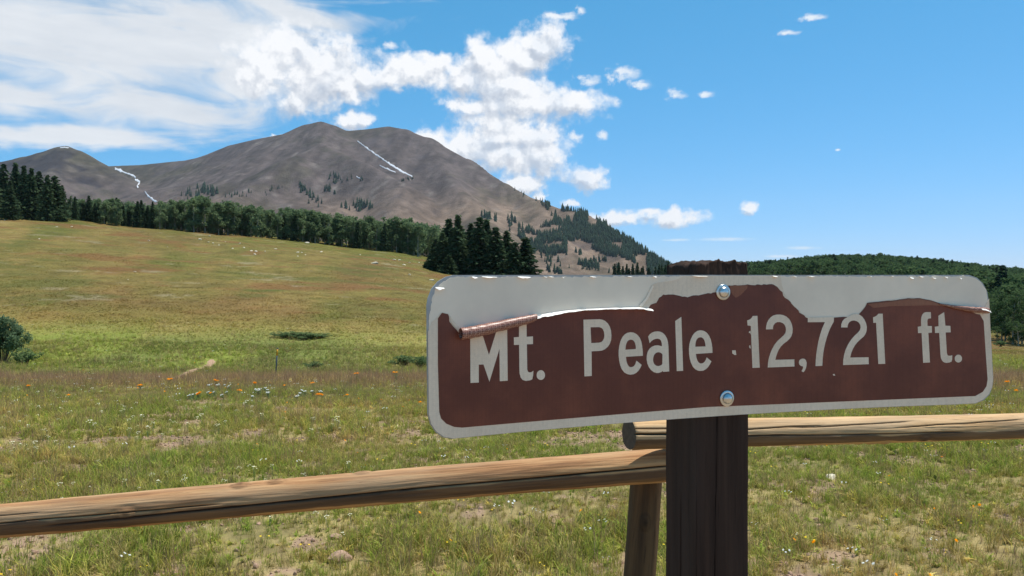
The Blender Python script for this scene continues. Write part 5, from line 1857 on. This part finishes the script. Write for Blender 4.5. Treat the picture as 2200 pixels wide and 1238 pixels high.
def sign_post():
    half = .0445
    c0 = S(1556, TOPY, -.0028 - half)
    nx, ny = s_normal(1556)
    ang = math.atan2(ny, nx) + math.pi / 2
    k = 66; nz = 260
    z0, z1 = -.45, EYE + .020
    zz = np.concatenate([np.linspace(z0, 1.2, 60), np.linspace(1.205, z1, nz - 60)])
    zz = np.concatenate([np.linspace(z0, .9, 70), np.linspace(.905, z1, nz - 70)])
    per = []
    for sd in range(4):
        for i in range(k):
            u = -half + 2 * half * i / k
            per.append([(u, -half), (half, u), (-u, half), (-half, -u)][sd])
    per = np.array(per)
    per_r = np.clip(np.abs(per).min(axis=1), 0, None)
    X = np.repeat(per[None, :, 0], nz, 0); Yc = np.repeat(per[None, :, 1], nz, 0); Z = np.repeat(zz[:, None], len(per), 1)
    s = np.arange(len(per))[None, :] / k * 2 * half
    d = fbm(s * 90 + 0 * Z, Z * 5, 401, 4) * .0013 + fbm(s * 30, Z * 1.5 + 3, 411, 3) * .0016
    corner = np.clip(np.minimum(half - np.abs(X), half - np.abs(Yc)) + np.maximum(0, 0), 0, 1)
    cdist = np.where(np.abs(np.abs(X) - half) < 1e-6, half - np.abs(Yc), half - np.abs(X))
    d = d - .0022 * np.exp(-(cdist / .003) ** 2) * (1 + 1.2 * fbm(Z * 14, s * 3, 421, 3))
    crack = np.zeros_like(Z)
    for u0, za, zb, sl, w, dep in ((half * 2 * .32, .0, 1.46, .045, .0006, .003), (half * 2 * .70, .3, .86, -.02, .0008, .006), (half * 2 * 3.5, .2, 1.2, .02, .001, .008), (half * 2 * .12, .75, 1.1, .01, .0006, .004)):
        wob = u0 + sl * (Z - .9) * .35 + .0016 * fbm(Z * 9, Z * 0 + u0, 431, 3) * 2
        g = np.exp(-((s - wob) / w) ** 2) * sstep(Z, za, za + .1) * (1 - sstep(Z, zb - .1, zb))
        d = d - dep * g; crack = np.maximum(crack, np.clip(g * 1.2, 0, 1))
    hole = np.exp(-(((s - half * 2 * .64) / .0032) ** 2 + ((Z - .925 + .0) / .0035) ** 2) ** 2)
    d = d - .006 * hole; crack = np.maximum(crack, hole)
    # the charred, weathered crown
    topw = sstep(Z, EYE - .012, z1)
    d = d + topw * (fbm(s * 160, Z * 60, 441, 3) * .006 - .002)
    nrm = np.stack([np.where(np.abs(np.abs(X) - half) < 1e-6, np.sign(X), 0), np.where(np.abs(np.abs(Yc) - half) < 1e-6, np.sign(Yc), 0)], -1).astype(float)
    nrm /= np.maximum(np.linalg.norm(nrm, axis=-1, keepdims=True), 1e-6)
    X = X + nrm[..., 0] * d; Yc = Yc + nrm[..., 1] * d
    lowc = np.exp(-((X + half) / .02) ** 2) * .008 + np.exp(-((X - half) / .012) ** 2) * .003
    Z = Z + topw * (fbm(s * 110, Z * 0, 451, 4) * .012 - lowc)
    V = np.stack([X, Yc, Z], -1).reshape(-1, 3)
    Fc = [tuple(f) for f in grid_faces(nz, len(per), wrap=True)]
    n_per = len(per); base = (nz - 1) * n_per
    rings = [base]
    for f in (.85, .65, .4, .15):
        o = len(V)
        ring = V[base:base + n_per].copy(); ring[:, :2] *= f
        ring[:, 2] = z1 - .003 + fbm(ring[:, 0] * 130, ring[:, 1] * 130, 461, 3) * .012 + (1 - f) * .002
        V = np.concatenate([V, ring]); rings.append(o)
    for a, b_ in zip(rings[:-1], rings[1:]):
        for i in range(n_per):
            j = (i + 1) % n_per
            Fc.append((a + i, a + j, b_ + j, b_ + i))
    Fc.append(tuple(rings[-1] + i for i in range(n_per)))
    me = make_mesh('post', [tuple(v) for v in V], Fc, M['sign_post_wood'], smooth=True)
    cr = np.zeros(len(V)); cr[:crack.size] = crack.ravel()
    set_crack(me, cr)
    o = link(bpy.data.objects.new('post', me), sign)
    o.matrix_parent_inverse = _inv
    o.location = (c0.x, c0.y, 0); o.rotation_euler = (0, 0, ang)
    o['label'] = 'dark weathered square post with a burnt ragged top'
    return o


sign_post()
# the sign's sheets were built in place: hang them under the sign without moving them
panel.matrix_parent_inverse = _inv


# ------------------------------------------------------------------ thin mountain air
def haze():
    m, T = new_mat('haze_air')
    v = T.n('ShaderNodeVolumePrincipled', inp={'Color': (0.80, 0.88, 1.0, 1), 'Density': 0.000024, 'Anisotropy': 0.3})
    o = T.n('ShaderNodeOutputMaterial'); T.link(v.outputs[0], o.inputs['Volume'])
    h = mesh_obj('haze', *box_np(0, 3150, 390, 26000, 12900, 1060), m)
    tag(h, 'thin bluish mountain air over the whole valley', kind='stuff')


haze()
